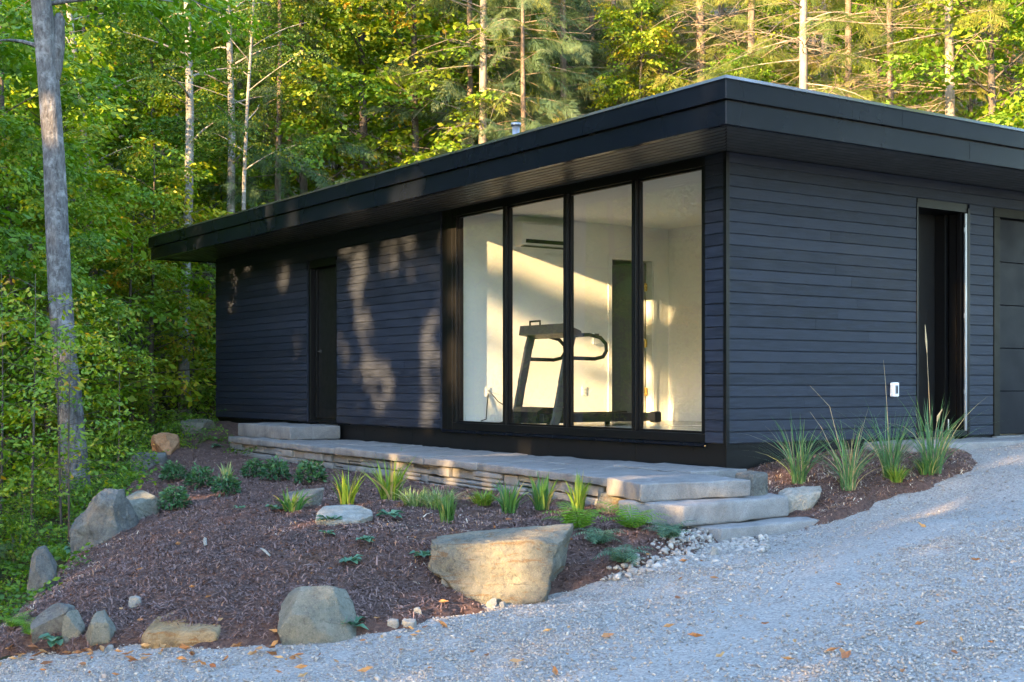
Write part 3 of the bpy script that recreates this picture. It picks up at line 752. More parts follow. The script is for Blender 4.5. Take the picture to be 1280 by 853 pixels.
ac = house_thing('air_conditioner', 'white split air conditioner high on the back wall', 'air conditioner', 0.88, RT-.003, 3.31)
b = MB(); b.prism([(0, .04), (-.05, 0), (-.17, .02), (-.20, .09), (-.20, .27), (-.17, .30), (0, .30)], 'x', 0, .80); b.obj('casing', M['white'], ac)
b = MB(); b.prism([(-.195, .038), (-.204, .084), (-.202, .084), (-.193, .038)], 'x', .05, .75); b.box(.06, .74, -.155, -.07, -.0005, .006); b.obj('air_vent', M['dark'], ac)
def outlet(name, label, s, z, group=None):
    o = house_thing(name, label, 'outlet', s, RT-.002, z, 0, group)
    b = MB(); b.box(-.036, .036, -.008, 0, -.058, .058, c=.002); b.obj('cover_plate', M['white'], o)
    for dz in (-.022, .022):
        b = MB(); b.box(-.017, .017, -.0105, -.0079, dz-.014, dz+.014, c=.001); k = b.obj('socket', M['white'], o)
        b = MB(); b.box(-.008, -.005, -.0115, -.0102, dz-.006, dz+.006); b.box(.005, .008, -.0115, -.0102, dz-.006, dz+.006); b.obj('slot', M['dark'], k)
outlet('wall_outlet', 'white wall outlet with a black cord plugged in, left of the treadmill', .49, 1.51)
outlet('wall_outlet', 'white wall outlet with nothing plugged in, right of the treadmill handrails', 1.98, 1.515)
th = house_thing('wall_control', 'small white control panel on the wall beside the inner doorway', 'control panel', 2.17, RT-.002, 2.2)
b = MB(); b.box(-.055, .055, -.025, 0, -.08, .08, c=.006); b.obj('casing', M['white'], th)
b = MB(); b.box(-.035, .035, -.0265, -.0248, .015, .06); b.obj('screen', M['steel'], th)
b = MB(); b.box(.062, .12, -.012, 0, -.05, .06, c=.004); b.obj('switch_plate', M['white'], th)
ob = house_thing('outdoor_outlet', 'small white weatherproof outlet box on the dark entrance wall', 'outlet', 2.24, -.027, 1.55)
b = MB(); b.box(-.044, .044, -.05, 0, -.072, .072, c=.012); b.obj('box', M['white'], ob)
b = MB(); b.box(-.020, .020, -.056, -.049, -.045, .045, c=.004); b.obj('cover', M['alu'], ob)
b = MB(); b.box(-.011, .011, -.0585, -.0555, -.034, .034, c=.001); b.obj('lens', M['dark'], ob)

# ================================================================== STONEWORK
def rbox(quad, z0, z1, r=.015, step=.06, amp=.006, tilt=(0, 0), seed=0, warp=.0):
    """a rough cut slab on a four-cornered plan (anticlockwise), as (V, F)"""
    q = [Vector((p[0], p[1])) for p in quad]
    lx = ((q[1]-q[0]).length+(q[2]-q[3]).length)/2; ly = ((q[3]-q[0]).length+(q[2]-q[1]).length)/2; lz = z1-z0
    L = np.array([lx, ly, lz])/2
    n = [max(2, int(2*l/step)) for l in L]
    def lin(k):
        a = np.linspace(-1, 1, n[k]+1)*L[k]
        return np.unique(np.concatenate([a, [-L[k]+r, L[k]-r, -L[k]+r*.4, L[k]-r*.4]]))
    A = [lin(k) for k in range(3)]
    V = []; F = []; idx = {}
    def vid(i, j, k):
        key = (i, j, k)
        if key not in idx:
            idx[key] = len(V); V.append((A[0][i], A[1][j], A[2][k]))
        return idx[key]
    m = [len(a)-1 for a in A]
    for i in range(m[0]):
        for j in range(m[1]):
            F.append((vid(i, j, 0), vid(i, j+1, 0), vid(i+1, j+1, 0), vid(i+1, j, 0))); F.append((vid(i, j, m[2]), vid(i+1, j, m[2]), vid(i+1, j+1, m[2]), vid(i, j+1, m[2])))
    for i in range(m[0]):
        for k in range(m[2]):
            F.append((vid(i, 0, k), vid(i+1, 0, k), vid(i+1, 0, k+1), vid(i, 0, k+1))); F.append((vid(i, m[1], k), vid(i, m[1], k+1), vid(i+1, m[1], k+1), vid(i+1, m[1], k)))
    for j in range(m[1]):
        for k in range(m[2]):
            F.append((vid(0, j, k), vid(0, j, k+1), vid(0, j+1, k+1), vid(0, j+1, k))); F.append((vid(m[0], j, k), vid(m[0], j+1, k), vid(m[0], j+1, k+1), vid(m[0], j, k+1)))
    out = []
    off = Vector((seed*3.7, seed*1.3, seed*.7))
    for v in V:
        p = np.array(v); c = np.clip(p, -(L-r), L-r); d = p-c; ln = np.linalg.norm(d)
        if ln > 1e-9: p = c + d/ln*min(ln, r)
        nrm = Vector(d/ln) if ln > 1e-9 else Vector((0, 0, 0))
        w = Vector(p)
        dis = noise.fractal(w*6+off, 1.0, 2.0, 4)*amp + noise.noise(w*1.7+off)*amp*1.6
        p = p + np.array(nrm)*dis
        u = p[0]/lx+.5; vv = p[1]/ly+.5
        g = q[0]*(1-u)*(1-vv)+q[1]*u*(1-vv)+q[2]*u*vv+q[3]*(1-u)*vv
        out.append((g.x, g.y, (z0+z1)/2+p[2]+tilt[0]*(u-.5)+tilt[1]*(vv-.5)))
    return out, F
def slab_obj(name, quad, z0, z1, m, parent=None, **kw):
    """quad in house (s, t); a thing of its own if no parent"""
    V, F = rbox(quad, z0, z1, **kw)
    if parent is not None:
        return put(name, mesh_from(name, [(x, y, z-parent_z(parent)) for x, y, z in V], F, m, True), parent)
    c = np.mean(V, 0)
    o = put(name, mesh_from(name, [(x-c[0], y-c[1], z-z0) for x, y, z in V], F, m, True), None, W(c[0], c[1], z0), ANG)
    return o
def parent_z(p): return p.location.z

ter = tag(empty('terrace', (CX, CY, .5), ANG), 'long low bluestone terrace on a stacked stone wall below the windows', 'terrace')
outer = [(-.2, -1.56), (1.5, -1.45), (3.26, -1.32), (5.5, -1.20), (7.63, -1.13), (9.45, -.95)]     # (t, s)
def outer_s(t):
    return float(np.interp(t, [p[0] for p in outer], [p[1] for p in outer]))
cuts = [-.28, .85, 2.0, 3.1, 4.35, 5.4, 6.6, 7.7, 9.4]
k = 0
for a, c in zip(cuts[:-1], cuts[1:]):
    f = random.uniform(.42, .6); so0, so1 = outer_s(a), outer_s(c); e0, e1 = random.uniform(-.03, .03), random.uniform(-.03, .03)
    sp0, sp1 = so0*f, so1*f; j = random.uniform(-.2, .2)
    if k == len(cuts)-2: j = 0
    for quad in ([(so0+e0, a+.009), (sp0-.008, a+.009), (sp1-.008, c-.009), (so1+e1, c-.009)], [(sp0+.008, a+.009), (-.004, a+.009), (-.004, c-.009), (sp1+.008, c-.009)]):
        slab_obj('paving_slab', quad, .765+random.uniform(-.004, .004), .842+random.uniform(-.010, .010), M['slab'], ter, seed=k+1, r=.012, step=.07, amp=.010); k += 1
# stacked wall face
V = []; F = []; T = []
for course, (z0, z1) in enumerate([(.40, .49), (.49, .575), (.575, .66), (.66, .764)]):
    t = -.22 + random.uniform(0, .1)
    while t < 9.4:
        big = random.random() < .16
        ln = random.uniform(.14, .62); t1 = min(t+ln, 9.45)
        sa, sb = outer_s(t)+.055, outer_s(t1)+.055; pr = random.uniform(-.025, .022)
        zz0, zz1 = z0+.003, z1-.003-random.uniform(0, .012)
        if random.random() < .25 and zz1-zz0 > .07:
            zm = (zz0+zz1)/2+random.uniform(-.01, .01); parts = [(zz0, zm-.003), (zm+.003, zz1)]
        else: parts = [(zz0, zz1)]
        for (y0, y1) in parts:
            p2 = pr+random.uniform(-.012, .012)
            v, f = rbox([(sa+p2, t+.004), (sa+.28, t+.004), (sb+.28, t1-.004), (sb+p2, t1-.004)], y0, y1, r=.012, step=.12, amp=.007, seed=random.random()*50)
            bb = len(V); V += [(x, y, z-.5) for x, y, z in v]; F += [[bb+i for i in q] for q in f]; T += [random.random()]*len(v)
        t = t1
put('stone_wall', mesh_from('stone_wall', V, F, M['slab'], True, T), ter)
b = MB(-.5)
for (t0, s0), (t1, s1) in zip(outer[:-1], outer[1:]): b.add([(s0+.2, t0, .35), (0, t0, .35), (0, t1, .35), (s1+.2, t1, .35), (s0+.2, t0, .76), (0, t0, .76), (0, t1, .76), (s1+.2, t1, .76)], [(0, 1, 2, 3), (4, 5, 6, 7), (0, 1, 5, 4), (2, 3, 7, 6), (3, 0, 4, 7)])
b.obj('rubble_core', M['ground'], ter)

tag(slab_obj('stone_step', [(-1.83, -.98), (-.80, -1.14), (-.72, -.33), (-1.62, -.30)], .70, .845, M['slab'], seed=31, r=.02, step=.05, amp=.010), 'topmost thick bluestone step, level with the terrace', 'step')
tag(slab_obj('stone_step', [(-1.72, -1.34), (-.45, -1.20), (-.45, -.62), (-1.84, -.72)], .535, .697, M['slab2'], seed=32, r=.02, step=.05, amp=.009), 'middle granite step with two cracks in its face', 'step')
tag(slab_obj('stone_step', [(-1.50, -1.52), (-.36, -1.47), (-.36, -.85), (-1.62, -.92)], .37, .533, M['slab2'], seed=33, r=.02, step=.05, amp=.008), 'lowest granite step, half sunk in the gravel', 'step')
tag(slab_obj('stone_slab', [(-.82, 7.55), (-.045, 7.58), (-.045, 9.38), (-.80, 9.42)], .846, 1.035, M['slab'], seed=34, r=.02, step=.07, amp=.009), 'thick grey stone doorstep slab at the left end of the terrace', 'doorstep')
tag(slab_obj('stone_slab', [(1.75, -.68), (4.1, -.72), (4.1, -.07), (1.75, -.06)], .72, 1.04, M['slab2'], seed=35, r=.02, step=.07, amp=.008), 'wide pale stone doorstep slab under the entrance door', 'doorstep')
V, F = rbox([(-.11, -.10), (.11, -.10), (.10, .10), (-.10, .10)], 0, .22, r=.03, step=.03, amp=.012, seed=36)
x, y, _ = W(-.60, -.92)
tag(put('upright_stone', mesh_from('upright_stone', V, F, M['boulder_grey'], True), None, (x, y, .66), ANG), 'small squared grey stone standing at the right end of the top step', 'stone')
V, F = rbox([(-.13, -.11), (.13, -.11), (.12, .11), (-.12, .11)], 0, .2, r=.04, step=.03, amp=.014, seed=37)
# ================================================================== ROCKS
def surf(x, y):
    x = np.atleast_1d(np.asarray(x, float)); y = np.atleast_1d(np.asarray(y, float))
    g_ = hgt(x, y); z = np.where(in_poly(DRIVE, x, y), g_+.022, g_)
    for bed, ew, bp in ((BED_L, .22, BUMP_L), (BED_R, .16, BUMP_R)):
        ins = in_poly(bed, x, y)
        if ins.any(): z = np.where(ins, np.maximum(z, sheet_z(x, y, d_poly(bed, x, y), .022, ew, bp)), z)
    return z
def ray_ground(px, py, off=0.0):
    k = (px-640)/F_PX; m = (py-HOR)/F_PX
    Ys = np.arange(4.5, 30, .02); g = surf(k*Ys, Ys)+off
    hit = np.nonzero(CAM_Z-m*Ys <= g)[0]
    Y = Ys[hit[0]] if len(hit) else 20.0
    return k*Y, Y, float(surf(k*Y, Y)[0])
def rock(name, label, px0, px1, py0, py1, m, Y=None, depth=.8, planes=(), seed=0, sub=4, amp=.05, group=None, box=.55, rz=0.0, npl=8):
    pxc = (px0+px1)/2
    if Y is None: _, Y, _ = ray_ground(pxc, py1); 
    sc = Y/F_PX
    hw = (px1-px0)/2*sc; ztop = CAM_Z-(py0-HOR)*sc; zbot = CAM_Z-(py1-HOR)*sc
    X = at(pxc, Y)
    zg = float(min(surf(X, Y)[0], surf(X, Y+hw*depth)[0]))
    zbot = min(zbot, zg)-.05-.22*hw
    hh = (ztop-zbot)/2
    bm = bmesh.new(); bmesh.ops.create_icosphere(bm, subdivisions=sub+1, radius=1)
    r = random.Random(seed+100)
    P = [(Vector(n).normalized(), d) for n, d in planes]
    for _ in range(npl):
        n = Vector((r.gauss(0, 1), r.gauss(0, 1), r.gauss(0, .7))).normalized(); P.append((n, r.uniform(.60, .90)))
    off = Vector((seed*3.1, seed*5.7, seed*1.9))
    for v in bm.verts:
        p = v.co.copy()
        mx = max(abs(p.x), abs(p.y), abs(p.z)); p = p*(1-box)+p/mx*box*.95
        for n, d in P:
            e = p.dot(n)-d
            if e > 0: p -= n*e*.97
        q = p*1.3+off
        p += p.normalized()*(noise.fractal(q*1.6, 1, 2, 5)*amp + noise.fractal(q*6, .9, 2, 4)*amp*.32)
        v.co = p
    xs = [v.co.x for v in bm.verts]; zs = [v.co.z for v in bm.verts]; ys = [v.co.y for v in bm.verts]
    x0, x1, z0, z1, y0, y1 = min(xs), max(xs), min(zs), max(zs), min(ys), max(ys)
    for v in bm.verts:
        v.co = Vector(((v.co.x-(x0+x1)/2)/(x1-x0)*2*hw, (v.co.y-y0)/(y1-y0)*2*hw*depth, (v.co.z-z0)/(z1-z0)*2*hh))
    me = bpy.data.meshes.new(name); bm.to_mesh(me); bm.free()
    me.polygons.foreach_set('use_smooth', np.ones(len(me.polygons), bool)); me.materials.append(m)
    o = put(name, me, None, (X, Y-.02, zbot)); o.rotation_euler.z = rz
    return tag(o, label, 'boulder' if hw > .12 else 'stone', group)
B = M
rock('boulder', 'largest boulder, tan and grey with a flat top, at the gravel edge', 533, 721, 663, 733, B['boulder_tan'], 8.5, .50,
     [((-.12, -.05, 1), .58), ((-.70, -.15, -.62), .74), ((-.5, -.85, .1), .80), ((1, -.1, -.06), .84), ((.05, -1, .12), .62), ((.25, -.5, -.85), .86), ((.35, -.3, .9), .82)], 3, 5, .07, npl=1, box=.85)
rock('boulder', 'pale four-sided boulder with a blunt top beside the gravel, left of the largest boulder', 342, 443, 737, 803, B['boulder_pale'], None, .6,
     [((-.85, -.2, .5), .62), ((0, -.5, .8), .72), ((.9, -.2, .35), .72)], 5, 4, .04, npl=2, box=.55)
oc = [ray_ground(*p) for p in ((176, 811), (272, 806), (297, 756), (213, 744))]
V, F = rbox([p[:2] for p in oc], -.13, .02, r=.03, step=.025, amp=.007, seed=41, tilt=(0, 0))
cx_, cy_ = np.mean([p[0] for p in oc]), np.mean([p[1] for p in oc])
qa = [np.array(p) for p in oc]
def lift(x, y):
    w = [1/(1e-4+(x-p[0])**2+(y-p[1])**2) for p in qa]; return sum(a*p[2] for a, p in zip(w, qa))/sum(w)
V = [(x-cx_, y-cy_, z+hgt(np.array([x]), np.array([y]))[0]+.076+.008*noise.noise(Vector((x*6, y*6, 3)))) for x, y, z in V]
tag(put('boulder', mesh_from('boulder', V, F, M['boulder_ochre'], True), None, (cx_, cy_, 0)), 'flat ochre rock slab lying in the mulch by the gravel edge', 'boulder')
rock('boulder', 'small rounded pale boulder at the low left corner of the mulch', 101, 141, 766, 808, B['boulder_pale'], None, .9, [((0, -.3, 1), .7)], 7, 4, .06)
rock('boulder', 'small narrow pale rock between two boulders at the low left corner', 77, 104, 764, 799, B['boulder_pale'], None, .9, [((.5, -.3, .7), .66)], 8, 4, .06)
rock('boulder', 'brownish grey boulder leaning at the far low left end of the bed', 35, 84, 758, 799, B['boulder_grey'], None, .9, [((-.3, -.4, .8), .6)], 9, 4, .06)
rock('boulder', 'big weathered grey boulder on the left shoulder of the bank', 81, 160, 612, 694, B['boulder_grey'], 11.6, .9, [((-.5, -.6, .6), .70), ((.3, -.9, .1), .75), ((0, .1, 1), .8)], 10, 5, .09)
rock('boulder', 'low light-grey rock resting against the big weathered boulder', 140, 193, 616, 650, B['boulder_pale'], 12.1, .8, [((-.1, -.3, 1), .5)], 11, 4, .05)
rock('boulder', 'tall grey rock half hidden by weeds low on the left bank', 30, 66, 684, 752, B['boulder_grey'], 10.3, .9, [((-.8, -.3, .3), .6), ((.5, -.5, .6), .7)], 12, 4, .08)
rock('boulder', 'pale flat stone with a small leafy plant on it, in mid slope', 390, 464, 637, 656, B['boulder_white'], None, 1.0, [((.05, -.35, 1), .42)], 13, 4, .05)
rock('boulder', 'grey rock behind the strap-leaved clump on the slope', 350, 403, 611, 634, B['boulder_grey'], None, .7, [((-.2, -.3, 1), .5)], 14, 4, .05)
rock('boulder', 'rusty brown rock at the top of the bank left of the house', 186, 220, 541, 568, B['boulder_rust'], None, .9, [], 15, 4, .08)
rock('boulder', 'mossy flat rock below the rusty brown rock', 158, 204, 567, 590, B['boulder_grey'], None, .8, [((0, -.2, 1), .55)], 16, 4, .05)
rock('boulder', 'long low ledge rock beside the left end of the house', 222, 265, 524, 542, B['boulder_tan'], None, .7, [((0, -.2, 1), .5)], 17, 4, .05)
rock('boulder', 'rounded grey stone at the left end of the terrace wall', 289, 312, 549, 577, B['boulder_grey'], W(-1.12, 9.3)[1], .8, [], 18, 4, .08)
rock('boulder', 'pale round-shouldered stone in the terrace wall, second from its left end', 310, 337, 552, 580, B['boulder_pale'], W(-1.2, 8.75)[1], .8, [], 19, 4, .08)
rock('boulder', 'white pitted rock beside the stone steps', 975, 1031, 609, 639, B['boulder_white'], None, .7, [((-.1, -.2, 1), .62), ((.6, 0, -.8), .6)], 20, 4, .10)
rock('stone', 'rounded stone under the terrace edge left of the steps', 745, 790, 617, 641, B['boulder_tan'], W(-1.6, -.35)[1], .8, [((0, 0, 1), .7)], 21, 4, .05)
rock('stone', 'small white oval stone alone in the mulch', 160, 176, 745, 759, B['pebble'], None, .8, [], 22, 3, .05)
for i, (a, c, d, e, lb) in enumerate([(484, 499, 773, 784, 'left one of a pair of white stones at the gravel edge'), (499, 521, 774, 785, 'right, longer one of a pair of white stones at the gravel edge'),
        (607, 621, 748, 760, 'pale stone by the lower left foot of the largest boulder'), (623, 634, 752, 760, 'smallest pinkish stone under the front of the largest boulder'),
        (573, 584, 727, 740, 'small pale stone left of the largest boulder'), (516, 528, 759, 768, 'yellowish stone in bare soil uphill of the pair of white stones'),
        (551, 566, 720, 732, 'sandy stone on bare soil under the left end of the largest boulder'), (391, 404, 793, 801, 'small white stone touching the pale four-sided boulder'),
        (886, 899, 684, 698, 'pointed pale stone in the coarse gravel beside the lowest step'), (130, 142, 806, 814, 'little grey stone in the weeds at the low left corner')]):
    rock('stone', lb, a, c, d, e, B['pebble'], None, .8, [], 30+i, 3, .07)
def sliver(px, py, label, ang):
    x, y, z = ray_ground(px, py)
    b = MB(); b.add([(-.01, -.05, 0), (.012, -.045, .004), (.016, .03, .012), (.0, .055, .006), (-.014, .02, .010), (0, 0, .02)], [(0, 1, 5), (1, 2, 5), (2, 3, 5), (3, 4, 5), (4, 0, 5), (0, 4, 3, 2, 1)])
    o = b.obj('stone_chip', M['boulder_white'], None, False, (x, y, z+.03), ang); tag(o, label, 'stone chip'); o.rotation_euler.x = .5
sliver(256, 684, 'upright white stone chip in the open mulch', .3); sliver(331, 697, 'pale sliver of stone lying in the middle of the mulch', 1.2)

# ================================================================== PLANTS
def blades(n, H, spread, wid, seed, base_r=.05, droop=.5, flat=0.0, seg=6):
    r = np.random.default_rng(seed)
    u = np.linspace(0, 1, seg+1)
    V = []; F = []; T = []
    for i in range(n):
        az = r.uniform(0, 2*np.pi); br = base_r*math.sqrt(r.random()); b0 = np.array([math.cos(az)*br, math.sin(az)*br])
        az2 = az + r.normal(0, .6); h = H*r.uniform(.5, 1.08); sp = spread*r.uniform(.15, 1.1); dr = droop*r.uniform(.2, 1.1)
        d = np.array([math.cos(az2), math.sin(az2)])
        rad = sp*u**1.7; z = h*(u-dr*u**3*.75*sp/max(spread, 1e-3))
        w = wid*r.uniform(.7, 1.2)*np.minimum(1, (1-u)*2.2+.02)*(.6+.4*np.minimum(1, u*6))
        side = np.array([-d[1], d[0]])
        tw = r.normal(0, .5)
        sx = side*math.cos(tw)+d*math.sin(tw)
        c = np.stack([b0[0]+d[0]*rad, b0[1]+d[1]*rad, z], 1)
        sv = np.stack([sx[0]*w/2, sx[1]*w/2, 0*w], 1)
        bb = len(V)
        V += list(c-sv)+list(c+sv)
        k = seg+1
        F += [[bb+j, bb+k+j, bb+k+j+1, bb+j+1] for j in range(seg)]
        t = np.clip(r.beta(2, 3)+.12*u-.06, 0, 1)
        if r.random() < .09: t = t*0+.97
        T += list(t)+list(t)
    return np.array(V), np.array(F), np.array(T)
def grass(px, py, H, spread, wid, n, m, label, seed, base_r=.05, droop=.5, group=None, name='grass_clump', cat='grass clump', stalks=()):
    x, y, z = ray_ground(px, py)
    V, F, T = blades(n, H, spread, wid, seed, base_r, droop)
    o = put(name, mesh_from(name, V, F, M[m], True, T), None, (x, y, z-.005)); tag(o, label, cat, group)
    for dx, dz, bend, head in stalks:
        b = MB(); b.tube([(0, 0, 0), (dx*.3, 0, dz*.4), (dx*.7, 0, dz*.8), (dx+bend, 0, dz)], [.0024, .002, .0015, .0008], 5)
        if head: b.tube([(dx*.72, 0, dz*.82), (dx*.85, 0, dz*.9), (dx+bend, 0, dz+.01)], [.003, .009, .002], 6)
        b.obj('seed_stalk', M['straw'], o)
    return o
def leaf_quad(L, Wd, fold=.25):
    return np.array([[0, 0, 0], [.5*L, Wd/2, -fold*Wd], [L, 0, -.12*L], [.5*L, -Wd/2, -fold*Wd]])
def place(temp, pos, az, pitch, roll, sc, tb, tj, seed, tips=None):
    """temp: (m,4,3) quads; returns V,F,T for all placements"""
    r = np.random.default_rng(seed)
    n = len(pos); m = temp.shape[0]
    ca, sa, cp, sp, cr, sr = np.cos(az), np.sin(az), np.cos(pitch), np.sin(pitch), np.cos(roll), np.sin(roll)
    f = np.stack([ca*cp, sa*cp, sp], -1); l0 = np.stack([-sa, ca, 0*ca], -1); u0 = np.cross(f, l0)
    l = l0*cr[:, None]+u0*sr[:, None]; u = np.cross(f, l)
    Rm = np.stack([f, l, u], -1)*np.asarray(sc).reshape(-1, 1, 1)
    V = np.einsum('nij,mkj->nmki', Rm, temp)+pos[:, None, None, :]
    t = np.clip(np.asarray(tb)[:, None]+r.normal(0, tj, (n, m)), 0, 1)
    return V.reshape(n*m, 4, 3), t.ravel()
def quadmesh(name, Q, t, m, smooth=False):
    n = len(Q); F = np.arange(n*4).reshape(n, 4)
    return mesh_from(name, Q.reshape(-1, 3), F, m, smooth, np.repeat(t, 4))

def shrublet_mesh(seed, n=240, L=.045, Wd=.019, rad=.125, H=.15, m='shrub_leaf'):
    r = np.random.default_rng(seed)
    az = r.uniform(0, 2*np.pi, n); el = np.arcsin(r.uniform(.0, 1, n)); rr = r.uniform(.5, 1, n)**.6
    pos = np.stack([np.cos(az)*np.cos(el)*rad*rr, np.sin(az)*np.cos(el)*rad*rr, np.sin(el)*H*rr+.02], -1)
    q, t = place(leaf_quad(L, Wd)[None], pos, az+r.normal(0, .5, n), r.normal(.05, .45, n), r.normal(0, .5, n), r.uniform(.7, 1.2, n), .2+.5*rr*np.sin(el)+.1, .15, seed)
    st = []
    for i in range(14):
        a = r.uniform(0, 2*np.pi); e = np.array([math.cos(a)*rad*.6, math.sin(a)*rad*.6, H*.7]); s_ = np.array([-math.sin(a), math.cos(a), 0])*.003
        st.append(np.array([-s_, s_, e+s_, e-s_]))
    q = np.concatenate([q, np.array(st)]); t = np.concatenate([t, np.full(14, .1)])
    return quadmesh('shrub_leaves', q, t, M[m])
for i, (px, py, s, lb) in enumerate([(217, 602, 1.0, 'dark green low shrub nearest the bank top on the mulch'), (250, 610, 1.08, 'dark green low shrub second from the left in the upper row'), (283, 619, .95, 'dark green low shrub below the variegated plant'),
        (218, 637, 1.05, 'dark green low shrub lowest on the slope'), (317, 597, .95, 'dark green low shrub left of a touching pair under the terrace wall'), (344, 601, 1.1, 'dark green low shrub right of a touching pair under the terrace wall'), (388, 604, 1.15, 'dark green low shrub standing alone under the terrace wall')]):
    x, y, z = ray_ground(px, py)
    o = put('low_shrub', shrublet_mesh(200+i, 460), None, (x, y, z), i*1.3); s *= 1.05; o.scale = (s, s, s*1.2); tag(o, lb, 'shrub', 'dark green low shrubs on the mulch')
def fern_mesh(seed, nf=11, L=.24, wd=.075, m='lime_leaf', arch=1.0, pin=13):
    r = np.random.default_rng(seed); Q = []; T = []
    for i in range(nf):
        a = 2*math.pi*i/nf+r.normal(0, .2); ll = L*r.uniform(.7, 1.1); e0 = r.uniform(.85, 1.4)
        f = np.array([math.cos(a), math.sin(a), 0]); s_ = np.array([-math.sin(a), math.cos(a), 0]); tt = r.uniform(.2, .8)
        pts = []; p = np.zeros(3); el = e0
        for k in range(pin+1):
            pts.append(p.copy()); p = p+ll/pin*(f*math.cos(el)+np.array([0, 0, 1])*math.sin(el)); el -= arch*1.5/pin
        for k in range(pin):
            u = (k+.5)/pin; w = wd*min(1, u*4+.25)*(1-u)**.7*1.25+.006
            c = pts[k]; nx_ = pts[k+1]; up = np.cross(nx_-c, s_); up = up/np.linalg.norm(up)
            Q.append(np.array([c-s_*.002, c+s_*.002, nx_+s_*.002, nx_-s_*.002])); T.append(tt)
            for sg in (-1, 1):
                tip = c+s_*sg*w+(nx_-c)*.9-np.array([0, 0, w*.25]); md = (nx_-c)*.62
                Q.append(np.array([c, c*.55+tip*.45+md*.45, tip, c*.55+tip*.45-md*.40])); T.append(np.clip(tt+r.normal(0, .12), 0, 1))
    return quadmesh('fern_fronds', np.array(Q), np.array(T), M[m])
def fern(px, py, s, m, label, seed, group=None, nf=11, arch=1.0):
    x, y, z = ray_ground(px, py)
    o = put('fern', fern_mesh(seed, nf, .24, .075, m, arch), None, (x, y, z+.01), seed); o.scale = (s, s, s); return tag(o, label, 'fern', group)
fern(722, 661, 1.5, 'lime_leaf', 'lime green fern in front of the yellow-green iris clump', 1); fern(790, 661, 1.5, 'lime_leaf', 'lime green fern beside the left end of the stone steps', 2)
fern(749, 682, 1.05, 'darkfern', 'dark grey-green fern just right of the largest boulder', 3, None, 15, 1.3); fern(778, 706, 1.1, 'darkfern', 'dark grey-green fern lowest on the slope near the gravel', 4, None, 15, 1.3); fern(836, 676, 1.05, 'darkfern', 'dark grey-green fern by the lowest step', 5, None, 15, 1.2)
fern(80, 700, 1.1, 'lime_leaf', 'bright green fern growing beside the big grey boulder', 6); fern(40, 795, .8, 'lime_leaf', 'bright green fern at the lowest left edge of the bank', 7); fern(18, 786, .8, 'lime_leaf', 'broad yellow-green fern at the left margin by the gravel', 8)
def hosta_mesh(seed, n=9, L=.10, Wd=.06):
    r = np.random.default_rng(seed); Q = []; T = []
    for i in range(n):
        a = 2*math.pi*i/n+r.normal(0, .3); ll = L*r.uniform(.6, 1.1); el = r.uniform(.15, .6)
        f = np.array([math.cos(a)*math.cos(el), math.sin(a)*math.cos(el), math.sin(el)]); s_ = np.array([-math.sin(a), math.cos(a), 0]); b = f*.02; t = r.uniform(.2, .9)
        m_ = b+f*ll*.5; tip = b+f*ll-np.array([0, 0, ll*.35]); w = s_*Wd/2
        Q += [np.array([b, m_-np.array([0, 0, .01]), m_+w, b+w*.6]), np.array([b, b-w*.6, m_-w, m_-np.array([0, 0, .01])]), np.array([m_-np.array([0, 0, .01]), tip, tip*.5+m_*.5+w*.62, m_+w]), np.array([m_-np.array([0, 0, .01]), m_-w, tip*.5+m_*.5-w*.62, tip])]
        T += [t]*4
    return quadmesh('broad_leaves', np.array(Q), np.array(T), M['hosta'])
for i, (px, py, s, lb) in enumerate([(412, 655, .95, 'blue-green broad-leaved plant growing at the pale flat stone'), (488, 648, .95, 'blue-green broad-leaved plant in mid slope right of the pale flat stone'), (408, 671, .5, 'tiny broad-leaved plant below the pale flat stone'),
        (456, 680, .7, 'small broad-leaved weed in the open mulch left of the largest boulder'), (436, 706, .8, 'spreading green weed on the open slope above the pale boulder'), (531, 700, .9, 'leafy weed against the left end of the largest boulder'),
        (420, 780, 1.1, 'leafy green weed covering the right foot of the pale four-sided boulder'), (437, 790, .9, 'low leafy weed at the gravel edge beside the pale four-sided boulder'), (366, 768, .6, 'little weed on the left flank of the pale four-sided boulder'),
        (68, 806, .9, 'broad-leaved weed at the gravel corner, below the left boulders'), (96, 690, 1.2, 'broad-leaved weed in front of the big grey boulder'), (60, 730, .9, 'leafy weed between two grey rocks low on the left'), (232, 548, 1.0, 'bluish leafy plant by the ledge rock left of the house'), (345, 640, .8, 'small weed at the base of the strap-leaved clump'), (565, 733, .5, 'tiny weed under the left end of the largest boulder'), (270, 560, .7, 'small weed at the top of the bank near the house corner'), (300, 640, .5, 'tiny weed in the open upper mulch')]):
    x, y, z = ray_ground(px, py)
    s *= 1.25; o = put('leafy_plant', hosta_mesh(300+i, 9+(i % 4)), None, (x, y, z+.018), i*2.1); o.scale = (s, s, s*1.25); tag(o, lb, 'plant')
grass(283, 603, .24, .10, .022, 26, 'blade_pale', 'variegated cream and green upright plant on the upper mulch', 51, .03, .3, None, 'variegated_plant', 'plant')
grass(366, 640, .24, .26, .020, 42, 'blade', 'strap-leaved clump leaning to the left in front of a grey rock', 52, .07, .8)
grass(434, 631, .36, .16, .018, 44, 'blade_yellow', 'upright green clump between the alone-standing shrub and the tall iris', 53, .06, .5)
grass(487, 626, .44, .26, .020, 60, 'blade_yellow', 'tallest yellow-green iris clump under the terrace wall', 54, .08, .6)
grass(508, 600, .40, .12, .018, 24, 'blade', 'slender dark iris blades close against the terrace wall', 55, .05, .4)
grass(518, 633, .20, .22, .008, 150, 'blade_pale', 'fine pale grass mound, left of the pair', 56, .09, .9)
grass(548, 636, .22, .24, .008, 170, 'blade_pale', 'fine pale grass mound, right of the pair', 57, .10, .9)
